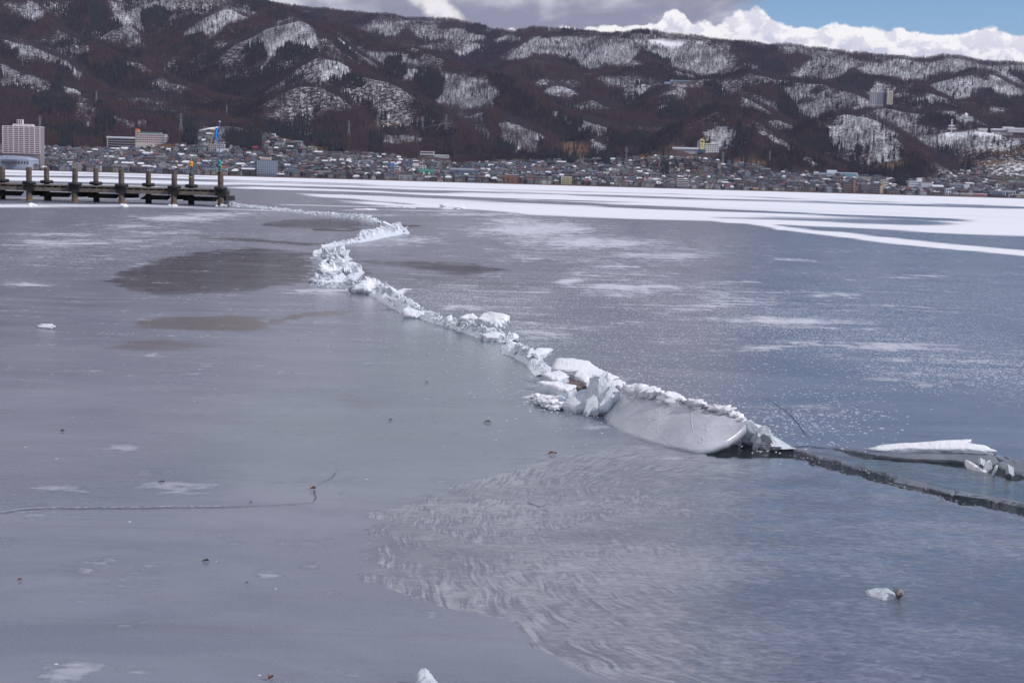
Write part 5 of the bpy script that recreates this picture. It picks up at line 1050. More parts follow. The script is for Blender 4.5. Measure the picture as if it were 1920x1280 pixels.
def hull_mesh(name, seed, kind):
    r = random.Random(seed); bm = bmesh.new()
    if kind == 'lump':
        bmesh.ops.create_icosphere(bm, subdivisions=3, radius=.5)
        for v in bm.verts:
            k = 1 + .65 * mnoise.noise(v.co * 2.6 + Vector((seed, 0, 0))) + .40 * mnoise.noise(v.co * 6 + Vector((0, seed, 0))) + .16 * mnoise.noise(v.co * 13)
            v.co = Vector((v.co.x * 1.15, v.co.y, v.co.z * .8)) * k
    else:
        n = r.randint(7, 10); a0 = r.random() * 6
        ol = []
        for i in range(n):
            a = a0 + 6.283 * (i + r.uniform(-.3, .3)) / n; q = r.uniform(.34, .62) * (1 if r.random() < .8 else .65); ol.append((math.cos(a) * q, math.sin(a) * q))
        th = r.uniform(.05, .14)
        pts = [Vector((x * r.uniform(.96, 1.04), th * s_ * r.uniform(.6, 1.2) + .12 * x * x, z)) for s_ in (-1, 1) for x, z in ol]
        pts += [Vector((r.uniform(-.3, .3), r.choice((-1, 1)) * th * 1.6, r.uniform(-.3, .3))) for _ in range(3)]
        vs = [bm.verts.new(p) for p in pts]; res = bmesh.ops.convex_hull(bm, input=vs)
        bmesh.ops.delete(bm, geom=[g for g in res['geom_interior'] if isinstance(g, bmesh.types.BMVert)], context='VERTS')
        bmesh.ops.subdivide_edges(bm, edges=bm.edges, cuts=1, use_grid_fill=False); bmesh.ops.triangulate(bm, faces=bm.faces)
        for v in bm.verts: v.co += Vector((r.uniform(-1, 1), r.uniform(-1, 1), r.uniform(-1, 1))) * .022
    me = bpy.data.meshes.new(name); bm.to_mesh(me); bm.free()
    if kind == 'lump': me.shade_smooth()
    return me
SH = {}
for mk, m in (('snow', M_snow), ('ice', M_ice), ('clear', M_clear)):
    SH[mk] = [hull_mesh('ice_shard', 10 + k, 'shard') for k in range(7)]
    for me in SH[mk]: me.materials.append(m)
LUMP = [hull_mesh('snow_lump', 40 + k, 'lump') for k in range(5)]
for me in LUMP: me.materials.append(M_snow)
def place(me, name, loc, size, rot, label, cat, group):
    o = bpy.data.objects.new(name, me); COL.objects.link(o); o.location = loc; o.scale = size; o.rotation_euler = rot
    return tag(o, label, cat, group)
# ---- the pressure ridge: path (px, py, height in pixels)
def hzn(px): return 315 + 55 * px / 1920
RIDGE = [
 ('in the low ridge running out from the pier end', [(405,384,7),(420,384,13),(438,386,8),(470,389,6),(500,392,7),(530,395,6),(560,398,5),(600,402,7),(640,406,8),(670,409,11),(690,413,12),(712,419,7)], 46, .75),
 ('on the spiky crest beside the small dark pool', [(763,438,14),(748,438,23),(730,440,25),(712,443,25),(697,447,21),(682,450,23),(668,454,14),(650,457,9),(625,461,10),(606,468,10)], 46, .85),
 ('in the upper heap at the sharp bend', [(588,484,8),(600,486,16),(615,488,24),(632,488,28),(645,486,22)], 34, .95),
 ('in the tall heap at the foot of the bend', [(586,530,8),(598,529,24),(612,527,40),(628,526,30),(642,518,28),(660,513,22),(672,510,14),(650,530,12)], 46, .95),
 ('along the ridge just below the bend', [(600,534,7),(640,538,12),(680,543,24),(700,547,32),(716,554,30),(735,566,30),(750,575,30),(775,590,27),(800,597,22),(830,607,19)], 52, .85),
 ('in the grey jumble before the snow topped slabs', [(830,607,18),(855,614,21),(880,622,23),(905,630,23),(940,637,21),(958,644,23)], 26, .8),
 ('in the broken pieces before the big snow slab', [(958,648,18),(960,664,16),(978,668,29),(990,676,29),(1005,684,29),(1016,694,18),(1024,706,13)], 40, .8)]
CV, CF = [], []
def core(path, wk):
    """lumpy mound of crushed ice under the shards"""
    global CV, CF
    pts = []
    for (a, b_) in zip(path[:-1], path[1:]):
        A, B = P(a[0], a[1]), P(b_[0], b_[1]); ha, hb = (q[2] / (q[1] - hzn(q[0])) * CAMH for q in (a, b_)); n = max(3, int((B - A).length / .13))
        for k in range(n): pts.append((A.lerp(B, k / n), ha + (hb - ha) * k / n))
    pts.append((B, hb)); nc = 15; b0 = len(CV)
    for i, (q, h) in enumerate(pts):
        a, c = pts[max(0, i - 3)][0], pts[min(len(pts) - 1, i + 3)][0]; d_ = (c - a); d_.z = 0; d_ = d_.normalized() if d_.length else Vector((1, 0, 0)); nrm = Vector((-d_.y, d_.x, 0)); hw = max(.16, h * wk)
        endk = min(1, min(i, len(pts) - 1 - i) / 4 + .15)
        for j in range(nc):
            u = -1 + 2 * j / (nc - 1); p_ = q + nrm * hw * u * (1.0 + .25 * mnoise.noise(q * 1.7)); f = max(0, 1 - abs(u) ** 1.4)
            zz = h * .50 * f * endk * (.75 + .9 * mnoise.noise(p_ * (1.1 / max(h, .15)) * .5) + .0) + f * h * .60 * abs(mnoise.noise(p_ * (3.4 / max(h, .2) * .45))) + f * h * .35 * mnoise.noise(p_ * 9)
            CV.append((p_.x, p_.y, max(zz, 0) - .03 * (f < .05)))
    for i in range(len(pts) - 1):
        for j in range(nc - 1): k = b0 + i * nc + j; CF += [(k, k + 1, k + nc), (k + 1, k + nc + 1, k + nc)]
def scatter(path, n, wk, sect, seed):
    r = random.Random(seed); seg = []
    for a, b_ in zip(path[:-1], path[1:]): seg.append((math.hypot(b_[0] - a[0], (b_[1] - a[1]) * 2) * (a[2] + b_[2]), a, b_))
    for i in range(n):
        u = (i + r.random()) / n * sum(s_[0] for s_ in seg)
        for L_, a, b_ in seg:
            if u <= L_: break
            u -= L_
        f = min(1, u / L_); px, py, hp = (a[k] + (b_[k] - a[k]) * f for k in range(3)); q = P(px, py); h = hp / (py - hzn(px)) * CAMH
        hw = h * wk * .75; off = r.uniform(-1, 1); top = r.random()
        s_ = h * r.uniform(.50, 1.05) * (1.15 - .4 * abs(off)); kind = r.choices(['snow', 'ice', 'clear'], [4, 5, 2])[0]
        loc = q + Vector((r.uniform(-.4, .4) * hw, off * hw, max(.10 * s_, h * (1 - .6 * abs(off)) * (.62 + .42 * top) - s_ * .42)))
        rot = (r.gauss(0, .55) + (1.1 if r.random() < .3 else 0), r.gauss(0, .5), r.uniform(-1.1, 1.1))
        tilt = 'flat lying' if abs(rot[0]) > .95 else 'upright' if abs(rot[0]) < .35 and abs(rot[1]) < .4 else 'leaning'
        lb = ('small ' if s_ < h * .68 else 'large ' if s_ > h * .92 else '') + tilt + ' ' + {'snow': 'snow white', 'ice': 'frosted', 'clear': 'glassy'}[kind] + ' shard ' + sect
        place(r.choice(SH[kind]), 'ice_shard', loc, (s_ * r.uniform(.6, 1.3), s_ * r.uniform(.7, 1.2), s_ * r.uniform(.9, 1.45)), rot, lb, 'ice shard', 'ice shards ' + sect)
for k, (sect, path, n, wk) in enumerate(RIDGE):
    core(path, wk); scatter(path, n, wk, sect, 500 + k)
core([(1000,742,10),(1020,748,14),(1050,755,16),(1080,764,16),(1105,768,14),(1130,772,8)], .9)
core([(1385,795,18),(1410,812,24),(1440,828,18),(1470,842,5)], .6)
# crumbs of crushed ice
r = random.Random(77)
def crumb(px, py, z, s_):
    q = P(px, py, 0); b0 = len(CV)
    v = [Vector((r.uniform(-1, 1), r.uniform(-1, 1), r.uniform(-.6, .9))) * s_ for _ in range(5)]
    v = [Vector((1, 0, 0)), Vector((-.6, .8, 0)), Vector((-.6, -.8, 0)), Vector((0, 0, 1)), Vector((0, 0, -.7))]
    rot = Matrix.Rotation(r.uniform(0, 6.28), 3, (r.uniform(-1, 1), r.uniform(-1, 1), 1)); v = [rot @ Vector((a.x * r.uniform(.6, 1.3), a.y * r.uniform(.5, 1.2), a.z * r.uniform(.5, 1.1))) * s_ for a in v]
    for a in v: CV.append((q.x + a.x, q.y + a.y, z + a.z))
    for f in ((0, 1, 3), (1, 2, 3), (2, 0, 3), (1, 0, 4), (2, 1, 4), (0, 2, 4)): CF.append(tuple(b0 + i for i in f))
for sect, path, n, wk in RIDGE:
    for a, b_ in zip(path[:-1], path[1:]):
        L_ = math.hypot(b_[0] - a[0], b_[1] - a[1])
        for k in range(int(L_ * 2.2)):
            f = r.random(); hp = a[2] + (b_[2] - a[2]) * f; u = r.gauss(0, .55); px, py = a[0] + (b_[0] - a[0]) * f, a[1] + (b_[1] - a[1]) * f; dep = CAMH * F / (py - hzn(px)); hm = hp / F * dep
            crumb(px + r.gauss(0, 3), py + 3.0 * u * (py - 330) / 160, max(.01, hm * .75 * (1 - abs(u)) * r.random()), dep / F * r.uniform(1.2, 3.4))
for sect, path, n, wk in RIDGE:
    for a, b_ in zip(path[:-1], path[1:]):
        for k in range(int(math.hypot(b_[0] - a[0], b_[1] - a[1]) * .9)):
            f = r.random(); hp = a[2] + (b_[2] - a[2]) * f; u = r.gauss(0, .4); px, py = a[0] + (b_[0] - a[0]) * f, a[1] + (b_[1] - a[1]) * f; dep = CAMH * F / (py - hzn(px)); hm = hp / F * dep
            crumb(px + r.gauss(0, 2), py + 3.0 * u * (py - 330) / 160, hm * (.45 + .4 * r.random()) * max(0, 1 - abs(u)), hm * r.uniform(.10, .30))
for k in range(330):
    f = r.random(); px, py = 1005 + 460 * f + r.gauss(0, 10), 752 + 92 * f + r.gauss(2, 8); dep = CAMH * F / (py - hzn(px)); crumb(px, py, r.uniform(0, .03), dep / F * r.uniform(.8, 3.0))
rub = mesh_obj('ice_rubble', CV, CF, M_ice); tag(rub, 'crushed ice rubble heaped under the broken plates of the ridge', 'ice rubble', kind='stuff')

# ---- named plates of the near ridge
def tp(pts, yb, k, dd=0.0):
    """pixel outline of a plate leaning back from the ice: yb is the row where it meets the ice, k its run over its rise"""
    xm = sum(p[0] for p in pts) / len(pts); d0 = CAMH * F / (yb - hzn(xm)) + dd
    return [(px, py, 0, d0 + (yb - py) / F * d0 * k) for px, py in pts]
slab('snow_slab', tp([(1034,690),(1044,676),(1067,675),(1102,680),(1116,691),(1132,699),(1161,711),(1148,716),(1128,716),(1106,712),(1100,722),(1086,716),(1075,708),(1081,702),(1060,701),(1035,699)], 740, 1.8, .2), .07, M_ice, 'largest flat snow covered slab lying across the ridge', 'ice slab', cap=.035, lump=.02, rough=.012, seed=1)
slab('snow_slab', tp([(1014,706),(1037,701),(1051,699),(1067,710),(1049,719),(1032,717)], 742, 1.6), .06, M_ice, 'small square snow slab left of the brown stained hollow', 'ice slab', cap=.035, lump=.015, rough=.012, seed=2)
slab('snow_slab', tp([(1003,722),(1011,719),(1047,719),(1056,724),(1081,727),(1066,738),(1050,736),(1030,728)], 756, 1.5), .11, M_ice, 'thick snow block with lumpy side at the front of the ridge', 'ice slab', cap=.035, lump=.015, rough=.015, seed=3)
slab('snow_slab', tp([(1140,713),(1160,710),(1174,716),(1162,722),(1146,720)], 738, 2.0), .05, M_snow, 'thin snow plate behind the tall glassy shards', 'ice slab', lump=.01, seed=4)
slab('brown_stain_ice', tp([(1050,718),(1066,710),(1076,709),(1088,717),(1100,723),(1082,727),(1058,725)], 744, 1.9, .1), .04, mat('stained_ice', (.17, .15, .14), .4, .3, 14, col2=(.09, .045, .028)), 'brown stained hollow ice between the snow slabs', 'ice', seed=5)
for q in [(1006,738,.09),(1014,748,.10),(1024,744,.12),(1034,752,.12),(1046,746,.13),(1052,756,.11),(1064,754,.10),(1040,760,.07),(1022,756,.06)]:
    place(LUMP[int(q[0]) % 5], 'snow_lump', P(q[0], q[1] + 4, q[2] * .4), (q[2] * 1.3, q[2], q[2] * .8), (0, 0, q[0]), ('lower' if q[1] > 751 else 'upper') + ' knobbly lump ' + ('at the corner' if q[0] < 1020 else 'midway along' if q[0] < 1045 else 'at the glassy end') + ' of the thick snow block side', 'snow lump', 'lumps under the thick snow block')
for pts, lb, sd_ in [
 ([(1104,767,0,13.72),(1092,752,0,13.80),(1104,727,0,13.85),(1110,700,0,13.95),(1118,701,0,13.95),(1125,716,0,13.85),(1131,766,0,13.72)], 'tall glassy shard with a notched tip, left of the pair', 31),
 ([(1116,768,0,13.60),(1119,722,0,13.75),(1123,706,0,13.82),(1130,694,0,13.88),(1139,697,0,13.86),(1146,716,0,13.76),(1144,745,0,13.65),(1132,768,0,13.55)], 'tallest upright glassy shard with rounded top', 32),
 ([(1122,770,0,13.45),(1134,738,0,13.62),(1147,721,0,13.72),(1163,733,0,13.66),(1156,749,0,13.55),(1145,762,0,13.45)], 'broad glassy shard leaning right beside the smooth grey ramp', 33),
 ([(1056,762,0,13.70),(1068,744,0,13.85),(1094,729,0,13.98),(1106,736,0,13.92),(1102,764,0,13.64),(1080,770,0,13.58)], 'low glassy shard leaning left in front of the snow block', 34),
 ([(1094,770,0,13.44),(1098,748,0,13.60),(1112,738,0,13.70),(1124,752,0,13.58),(1122,771,0,13.42)], 'small glassy shard in front of the tall pair', 35)]:
    slab('ice_shard', pts, .06, M_clear, lb, 'ice shard', lump=.035, rough=.028, sub=3, seed=sd_)
# the smooth ramp: a plate of ice pushed up from the near sheet
near = [(1131,777,0),(1138,793,0),(1165,810,0),(1200,824,0),(1245,838,0),(1296,846,.012),(1330,839,.045),(1362,826,.095),(1384,812,.145),(1397,799,.195)]
farE = [(1150,757,.11),(1168,743,.18),(1186,733,.245),(1225,742,.275),(1262,750,.285),(1310,762,.28),(1365,776,.25),(1388,787,.22),(1398,797,.20)]
def along(pl, f):
    L_ = [0]; w3 = [P(*q) for q in pl]
    for a, c in zip(w3[:-1], w3[1:]): L_.append(L_[-1] + (c - a).length)
    u = f * L_[-1]
    for i in range(len(L_) - 1):
        if u <= L_[i + 1] + 1e-9: return w3[i].lerp(w3[i + 1], (u - L_[i]) / (L_[i + 1] - L_[i]))
    return w3[-1]
NU, NV = 40, 16; V, Fq = [], []
for i in range(NU + 1):
    a, c = along(near, i / NU), along(farE, i / NU)
    for j in range(NV + 1):
        q = a.lerp(c, j / NV); q.z += .010 * math.sin(math.pi * j / NV) + .006 * mnoise.noise(q * 4); V.append(q)
nT = len(V)
for v in list(V): V.append(Vector((v.x + .02, v.y + .03, v.z - .065)))
for i in range(NU):
    for j in range(NV):
        a = i * (NV + 1) + j; Fq += [(a, a + NV + 1, a + NV + 2, a + 1), (a + nT, a + nT + 1, a + nT + NV + 2, a + nT + NV + 1)]
for i in range(NU):
    a, c = i * (NV + 1) + NV, i * (NV + 1); Fq += [(a, a + NV + 1, a + NV + 1 + nT, a + nT), (c + NV + 1, c, c + nT, c + NV + 1 + nT)]
for j in range(NV):
    a, c = j, NU * (NV + 1) + j; Fq += [(a, a + 1, a + 1 + nT, a + nT), (c + 1, c, c + nT, c + 1 + nT)]
mr = bpy.data.materials.new('ramp_ice'); mr.use_nodes = True; t = NT(mr.node_tree); b = t.n['Principled BSDF']; p_ = t.pos()
vv = t.new('ShaderNodeTexVoronoi', feature='DISTANCE_TO_EDGE'); t.set(vv, 'Vector', t.vec('ADD', t.vec('MULTIPLY', p_, (1.5, .5, .6)), t.vec('MULTIPLY', t.new('ShaderNodeTexNoise').outputs['Color'], (.12, .12, .12)))); t.set(vv, 'Scale', 1.25)
vein = t.math('MULTIPLY', t.ramp(vv.outputs[0], .002, .014, 1, 0), t.ramp(t.noise(p_, 2.0, 3), .42, .62))
c = t.mix(t.ramp(t.math('ADD', t.math('MULTIPLY', t.noise(t.vec('MULTIPLY', p_, (1, .5, 1.5)), 2.4, 5, .6), .7), t.math('MULTIPLY', t.noise(p_, 30, 4, .6), .3)), .34, .64), (.40, .41, .455), (.58, .585, .62)); c = t.mix(t.math('MULTIPLY', vein, .45), c, (.62, .63, .67))
t.set(b, 'Base Color', c); t.set(b, 'Roughness', .22); t.set(b, 'IOR', 1.31); t.set(b, 'Normal', t.bump(t.noise(p_, 20, 4, .6), .5, .004))
ramp_o = tag(mesh_obj('ice_ramp', V, Fq, mr, None, True), 'large smooth grey ice plate tilted up like a ramp with pale cracks', 'ice slab')
def on_ramp(u, v):
    q = along(near, u).lerp(along(farE, u), v); q.z += .010 * math.sin(math.pi * v) + .006 * mnoise.noise(q * 4); return q
M_vein = ice_mat('fracture', (.56, .57, .61), (.66, .67, .70), .5, 0, 0, .003, 20)
for uv, hw2 in [([(.40,.98),(.46,.74),(.52,.52),(.50,.40),(.60,.22),(.72,.03)], .008), ([(.52,.52),(.40,.40),(.30,.20)], .004), ([(.68,.98),(.70,.70),(.74,.45),(.80,.22)], .006), ([(.80,.95),(.78,.66),(.80,.40),(.79,.15)], .005), ([(.24,.98),(.22,.6),(.16,.3)], .005), ([(.50,.012),(.66,.012),(.80,.012),(.93,.015)], .008)]:
    rv = random.Random(int(uv[0][0] * 100)); pl = []
    for a, c in zip(uv[:-1], uv[1:]):
        for k in range(5): pl.append((a[0] + (c[0] - a[0]) * k / 5 + rv.uniform(-.006, .006), a[1] + (c[1] - a[1]) * k / 5 + rv.uniform(-.02, .02)))
    pl.append(uv[-1]); V2, F2 = [], []
    for i, (u, v) in enumerate(pl):
        q = on_ramp(u, min(.99, max(.01, v))); wd = hw2 * rv.uniform(.3, 1.2); du = (on_ramp(min(1, u + .01), v) - on_ramp(u, v)).normalized(); V2 += [q + du * wd + Vector((0, -.002, .004)), q - du * wd + Vector((0, -.002, .004))]
    for i in range(len(pl) - 1): k = 2 * i; F2.append((k, k + 1, k + 3, k + 2))
    mesh_obj('fracture', V2, F2, M_vein, ramp_o)
# snow crumbs along its upper edge
rl = random.Random(3); k = 0
for f in np.linspace(.13, .93, 30):
    for rep in range(2):
        q = along(farE, min(1, f + rl.uniform(-.02, .02))); s_ = rl.choice([.035, .05, .06, .075, .10]) * (1.45 if .18 < f < .45 else .95)
        part_ = 'left end' if f < .36 else 'middle' if f < .66 else 'right end'; big_ = 'big ' if s_ > .09 else 'small ' if s_ < .05 else ''
        place(LUMP[k % 5], 'snow_lump', q + Vector((0, .02 + rep * .06, .018 - rep * .02)), (s_ * rl.uniform(1.3, 2.0), s_ * 1.4, s_ * rl.uniform(.8, 1.2)), (rl.uniform(-.5, .5), rl.uniform(-.5, .5), rl.uniform(0, 6)), big_ + ('rear' if rep else 'front') + ' knobbly snow lump at the ' + part_ + ' of the ice ramp crest', 'snow lump', 'snow lumps along the top of the ice ramp'); k += 1
slab('snow_ledge', [(1186,735,.24),(1210,733,.27),(1262,746,.29),(1310,756,.28),(1366,771,.25),(1372,776,.235),(1310,768,.26),(1262,757,.27),(1215,747,.25)], .07, M_snow, 'snow crust along the upper edge of the smooth ice ramp', 'snow crust', lump=.03, rough=.02, seed=6)
slab('ice_block', tp([(1370,779),(1398,790),(1432,800),(1446,814),(1472,840),(1455,844),(1428,842),(1404,826),(1386,806)], 845, .9, .15), .10, M_clear, 'wedge shaped ice block sloping down to the open water', 'ice block', lump=.03, rough=.012, seed=7)
slab('snow_slab', tp([(1372,778),(1398,788),(1432,799),(1446,813),(1456,826),(1440,818),(1420,808),(1392,798)], 845, .9, .10), .05, M_snow, 'snow strip on top of the wedge shaped ice block', 'snow crust', lump=.02, rough=.01, seed=8)
for q in [(1405,806,.14,.16),(1425,818,.09,.17),(1445,830,.05,.13),(1420,830,.04,.14),(1395,802,.12,.14),(1455,838,.02,.10),(1438,822,.09,.12)]:
    place(random.choice(SH['clear'] + SH['ice']), 'ice_shard', P(q[0], q[1], q[2]), (q[3] * 1.3, q[3] * 1.1, q[3]), (random.uniform(-1, 1), random.uniform(-1, 1), random.uniform(0, 6)), 'glassy chunk embedded in the side of the wedge shaped block', 'ice chunk', 'glassy chunks in the wedge block')
# right bank of the lead
slab('snow_slab', tp([(1624,845),(1652,838),(1720,833),(1800,828),(1822,827),(1816,834),(1846,838),(1869,849),(1846,850),(1800,847),(1720,846),(1660,849)], 856, 1.5), .05, M_grey, 'long flat snow topped slab lying beyond the open water', 'ice slab', cap=.025, lump=.012, rough=.008, seed=9)
slab('ice_slab', tp([(1640,853),(1720,850),(1800,851),(1866,853),(1880,868),(1850,872),(1780,862),(1700,859)], 872, 2.0), .06, M_sunk, 'wet grey ice edge under the long snow topped slab', 'ice slab', lump=.01, rough=.01, seed=10)
slab('ice_slab', [(1866,850,.04),(1900,858,.05),(1960,872,.04),(1960,905,-.01),(1910,888,-.01),(1880,878,0)], .06, M_sunk, 'grey broken ice edge where the lead leaves the frame', 'ice slab', lump=.02, rough=.03, seed=11)
for q, lb, mk in [((1830,880,.005,.30,.05),'flat pale ice piece floating under the long slab','snow'),((1852,876,.03,.13,.13),'upright translucent chunk at the end of the long slab','clear'),((1864,886,.02,.10,.11),'small leaning translucent chunk beside the upright one','clear'),((1840,868,.03,.24,.07),'crumpled clear ice under the slab end','clear'),((1893,884,.02,.32,.07),'dark clear ice hump at the photo edge','clear')]:
    place(SH[mk][len(lb) % 7], 'ice_chunk', P(q[0], q[1], q[2]), (q[3], q[3] * .8, q[4]), (1.35 if q[4] < .09 else .3, .25, len(lb) * .37), lb, 'ice chunk', None)
slab('sunken_slab', [(1684,892,.006),(1702,896,.008),(1792,920,.006),(1784,926,.0),(1762,925,-.02),(1715,915,-.025),(1672,903,-.015)], .05, M_sunk, 'smooth grey plate sunk aslant in the open water', 'ice slab', lump=.0, rough=.006, seed=12)
slab('sunken_slab', [(1786,927,.0),(1796,919,.006),(1850,927,.007),(1930,943,.006),(1960,955,-.005),(1900,949,-.02),(1830,938,-.025)], .05, M_sunk, 'second sunken grey plate running out of the photo', 'ice slab', lump=.0, rough=.006, seed=13)
# mid ridge plates
slab('snow_slab', tp([(894,602),(903,593),(913,586),(919,588),(926,589),(940,592),(955,596),(951,604),(945,611),(939,619),(926,612),(913,607)], 632, 1.2), .07, M_ice, 'fan shaped white slab jutting up from the middle of the ridge', 'ice slab', cap=.04, lump=.03, rough=.03, seed=14)
slab('snow_slab', tp([(858,600),(870,595),(888,590),(897,598),(889,603),(864,605)], 622, 1.2), .07, M_ice, 'rounded white slab beside the fan shaped slab', 'ice slab', cap=.04, lump=.03, rough=.03, seed=15)
slab('snow_slab', tp([(901,631),(922,627),(946,630),(948,635),(926,638),(909,638)], 640, 1.5), .06, M_ice, 'low white slab in front of the fan shaped slab', 'ice slab', cap=.04, lump=.02, rough=.02, seed=16)
slab('snow_slab', tp([(995,665),(1006,656),(1032,656),(1036,659),(1015,670),(999,672)], 682, 1.6), .05, M_ice, 'lozenge shaped white slab before the largest snow slab', 'ice slab', cap=.03, lump=.015, rough=.015, seed=17)
slab('snow_slab', tp([(752,580),(764,575),(778,579),(792,584),(800,590),(790,597),(772,596),(757,593)], 597, .8), .08, M_snow, 'smooth white ramp shaped slab with a faint reflection in the ice', 'ice slab', lump=.03, rough=.015, seed=18)
slab('snow_slab', tp([(734,549),(745,544),(758,540),(771,541),(760,546),(752,552),(742,556)], 570, .6), .06, M_snow, 'pointed white slab sticking out toward the far ice', 'ice slab', lump=.02, rough=.02, seed=19)
slab('snow_slab', tp([(655,540),(668,532),(680,526),(692,522),(706,527),(722,534),(734,546),(720,551),(695,548),(670,545)], 552, .9), .16, M_snow, 'broad white snow mound just below the sharp bend', 'snow mound', lump=.07, rough=.05, seed=20)
slab('snow_slab', tp([(612,488),(622,484),(637,483),(645,490),(652,494),(664,491),(671,497),(669,505),(660,510),(648,508),(632,500),(620,497)], 524, .7, .3), .10, M_snow, 'wide white slab on the far side of the tall heap', 'ice slab', lump=.08, rough=.08, seed=21)
for pts, m_, lb, sd_ in [([(592,529,0,31.7),(594,504,0,31.9),(603,486,0,32.2),(614,483,0,32.3),(620,504,0,32.0),(626,528,0,31.7)], M_ice, 'tallest frosted plate standing upright at the bend', 41), ([(614,530,0,31.4),(618,506,0,31.8),(634,505,0,31.8),(642,516,0,31.7),(652,531,0,31.4)], M_clear, 'broad glassy plate right of the tallest frosted plate', 42),
 ([(604,488,0,41.0),(606,464,0,41.6),(624,463,0,41.6),(640,468,0,41.4),(644,486,0,41.0)], M_clear, 'curved glassy plate in the upper heap of the bend', 43), ([(627,470,0,40.5),(634,463,0,40.9),(647,460,0,41.0),(646,470,0,40.6),(640,478,0,40.3)], M_snow, 'white pointed plate topping the upper heap', 44), ([(583,487,0,40.8),(588,470,0,41.2),(604,466,0,41.4),(606,486,0,40.9)], M_ice, 'frosted plate leaning toward the dark clear ice', 45),
 ([(672,448,0,56),(681,432,0,57),(692,429,0,57),(690,448,0,56)], M_ice, 'spiked frosted plate halfway along the spiky crest', 46), ([(728,438,0,62),(735,420,0,63),(746,416,0,63),(752,424,0,63),(748,437,0,62)], M_snow, 'highest white spike beside the small dark pool', 47), ([(742,439,0,61),(754,423,0,62),(765,436,0,61)], M_snow, 'white wedge ending the spiky crest', 48), ([(947,669,0,18.2),(950,653,0,18.4),(958,650,0,18.5),(966,663,0,18.3),(962,670,0,18.2)], M_ice, 'lone frosted stump standing in the near ice beside the ridge', 49), ([(952,645,0,20),(960,626,0,20.4),(968,626,0,20.4),(973,640,0,20.1),(964,647,0,20)], M_snow, 'white upright block behind the lone stump', 50)]:
    slab('ice_plate', pts, .10 if pts[0][3] < 30 else .2, m_, lb, 'ice plate', lump=.06, rough=.03, sub=4, seed=sd_)
# far heap and snow drifts
for k_, (px, py, sx_, sz_, lb) in enumerate([(840,391,1.0,.75,'taller low mound of the lone ice heap near the white band'),(862,391,.95,.42,'flatter low mound of the lone ice heap near the white band')]):
    place(LUMP[k_], 'ice_heap', P(px, py, .02), (sx_ * 1.4, sx_, sz_), (0, 0, k_), lb, 'ice heap', None)
for k_, (px, py, sx_, lb) in enumerate([(686,393,1.0,'flat snow drift beyond the low ridge'),(735,389,.7,'thin snow drift nearest the white band'),(764,390,.55,'tiny snow drift left of the far ice heap')]):
    place(LUMP[k_ + 2], 'snow_drift', P(px, py, -.01), (sx_ * 1.6, sx_ * 2.2, .18), (0, 0, 0), lb, 'snow drift', None)
for k, px in enumerate((414, 326, 228, 55)):
    for j in range(5 if k == 0 else 3):
        s_ = random.uniform(.12, .30); place(random.choice(LUMP), 'snow_lump', P(px + random.uniform(-12, 14), 385 + random.uniform(-1, 1.5), .03), (s_ * 1.6, s_, s_ * 1.1), (0, 0, random.uniform(0, 6)), 'snow lump frozen round the foot of ' + ['the last pier post', 'the post before the amber beacon', 'the post below the hotel', 'the front post nearest the photo edge'][k], 'snow lump', 'snow lumps round the pier feet')
SL = []
# loose pieces on the near ice
slab('ice_plate', [(67,610,.02),(75,607,.05),(98,607,.06),(103,610,.05),(95,614,.02),(72,613,.01)], .03, M_snow, 'thin white plate lying alone on the grey ice', 'ice plate', lump=.008, rough=.01, seed=61)
slab('ice_chunk', [(778,1286,0,5.9),(780,1262,0,6.0),(788,1254,0,6.05),(798,1254,0,6.05),(812,1266,0,6.0),(826,1284,0,5.9),(824,1300,0,5.8),(778,1300,0,5.8)], .07, M_ice, 'rounded frosted lump at the bottom edge of the photo', 'ice chunk', lump=.03, rough=.006, seed=62, smooth=True)
slab('ice_chunk', [(1620,1108,0,7.72),(1640,1103,0,7.76),(1665,1103,0,7.76),(1680,1112,0,7.7),(1682,1128,0,7.58),(1655,1131,0,7.55),(1628,1122,0,7.62)], .09, M_clear, 'clear ice chunk with a gritty end lying in the ripples', 'ice chunk', lump=.03, rough=.004, seed=63)
gq = P(1686, 1112, .03); go_ = place(hull_mesh('gritty_lump', 90, 'lump'), 'gritty_lump', (0, 0, 0), (.050, .045, .062), (0, .3, 1), None, None, None)
go_.data.materials.append(mat('grit', (.34, .33, .34), .7, .3, 60, col2=(.09, .055, .04))); go_.location = gq; tag(go_, 'small brown speckled lump at the end of the clear ice chunk', 'ice chunk')
slab('ice_disc', [(992,942,.004),(1005,935,.006),(1022,936,.006),(1030,943,.004),(1012,949,.004)], .008, M_disc, 'thin round disc of clear ice in the rippled water', 'ice disc', rough=.004, seed=64)
for k in range(150):
    f = r.random(); px = 1480 + 440 * f; e_ = r.choice((0, 1)); py = (np.interp(px, [1480, 1600, 1700, 1800, 1920], [852, 876, 901, 927, 949]) if e_ else np.interp(px, [1480, 1600, 1700, 1800, 1920], [860, 889, 914, 940, 965])) + r.gauss(0, 1.6)
    SL.append((px, py, r.uniform(.006, .022)))
CV, CF = [], []
for px, py, s_ in SL: crumb(px, py, -.006, s_)
tag(mesh_obj('slush', CV, CF, M_sunk), 'grey slush crumbs along the edges of the dark open lead', 'slush', kind='stuff')
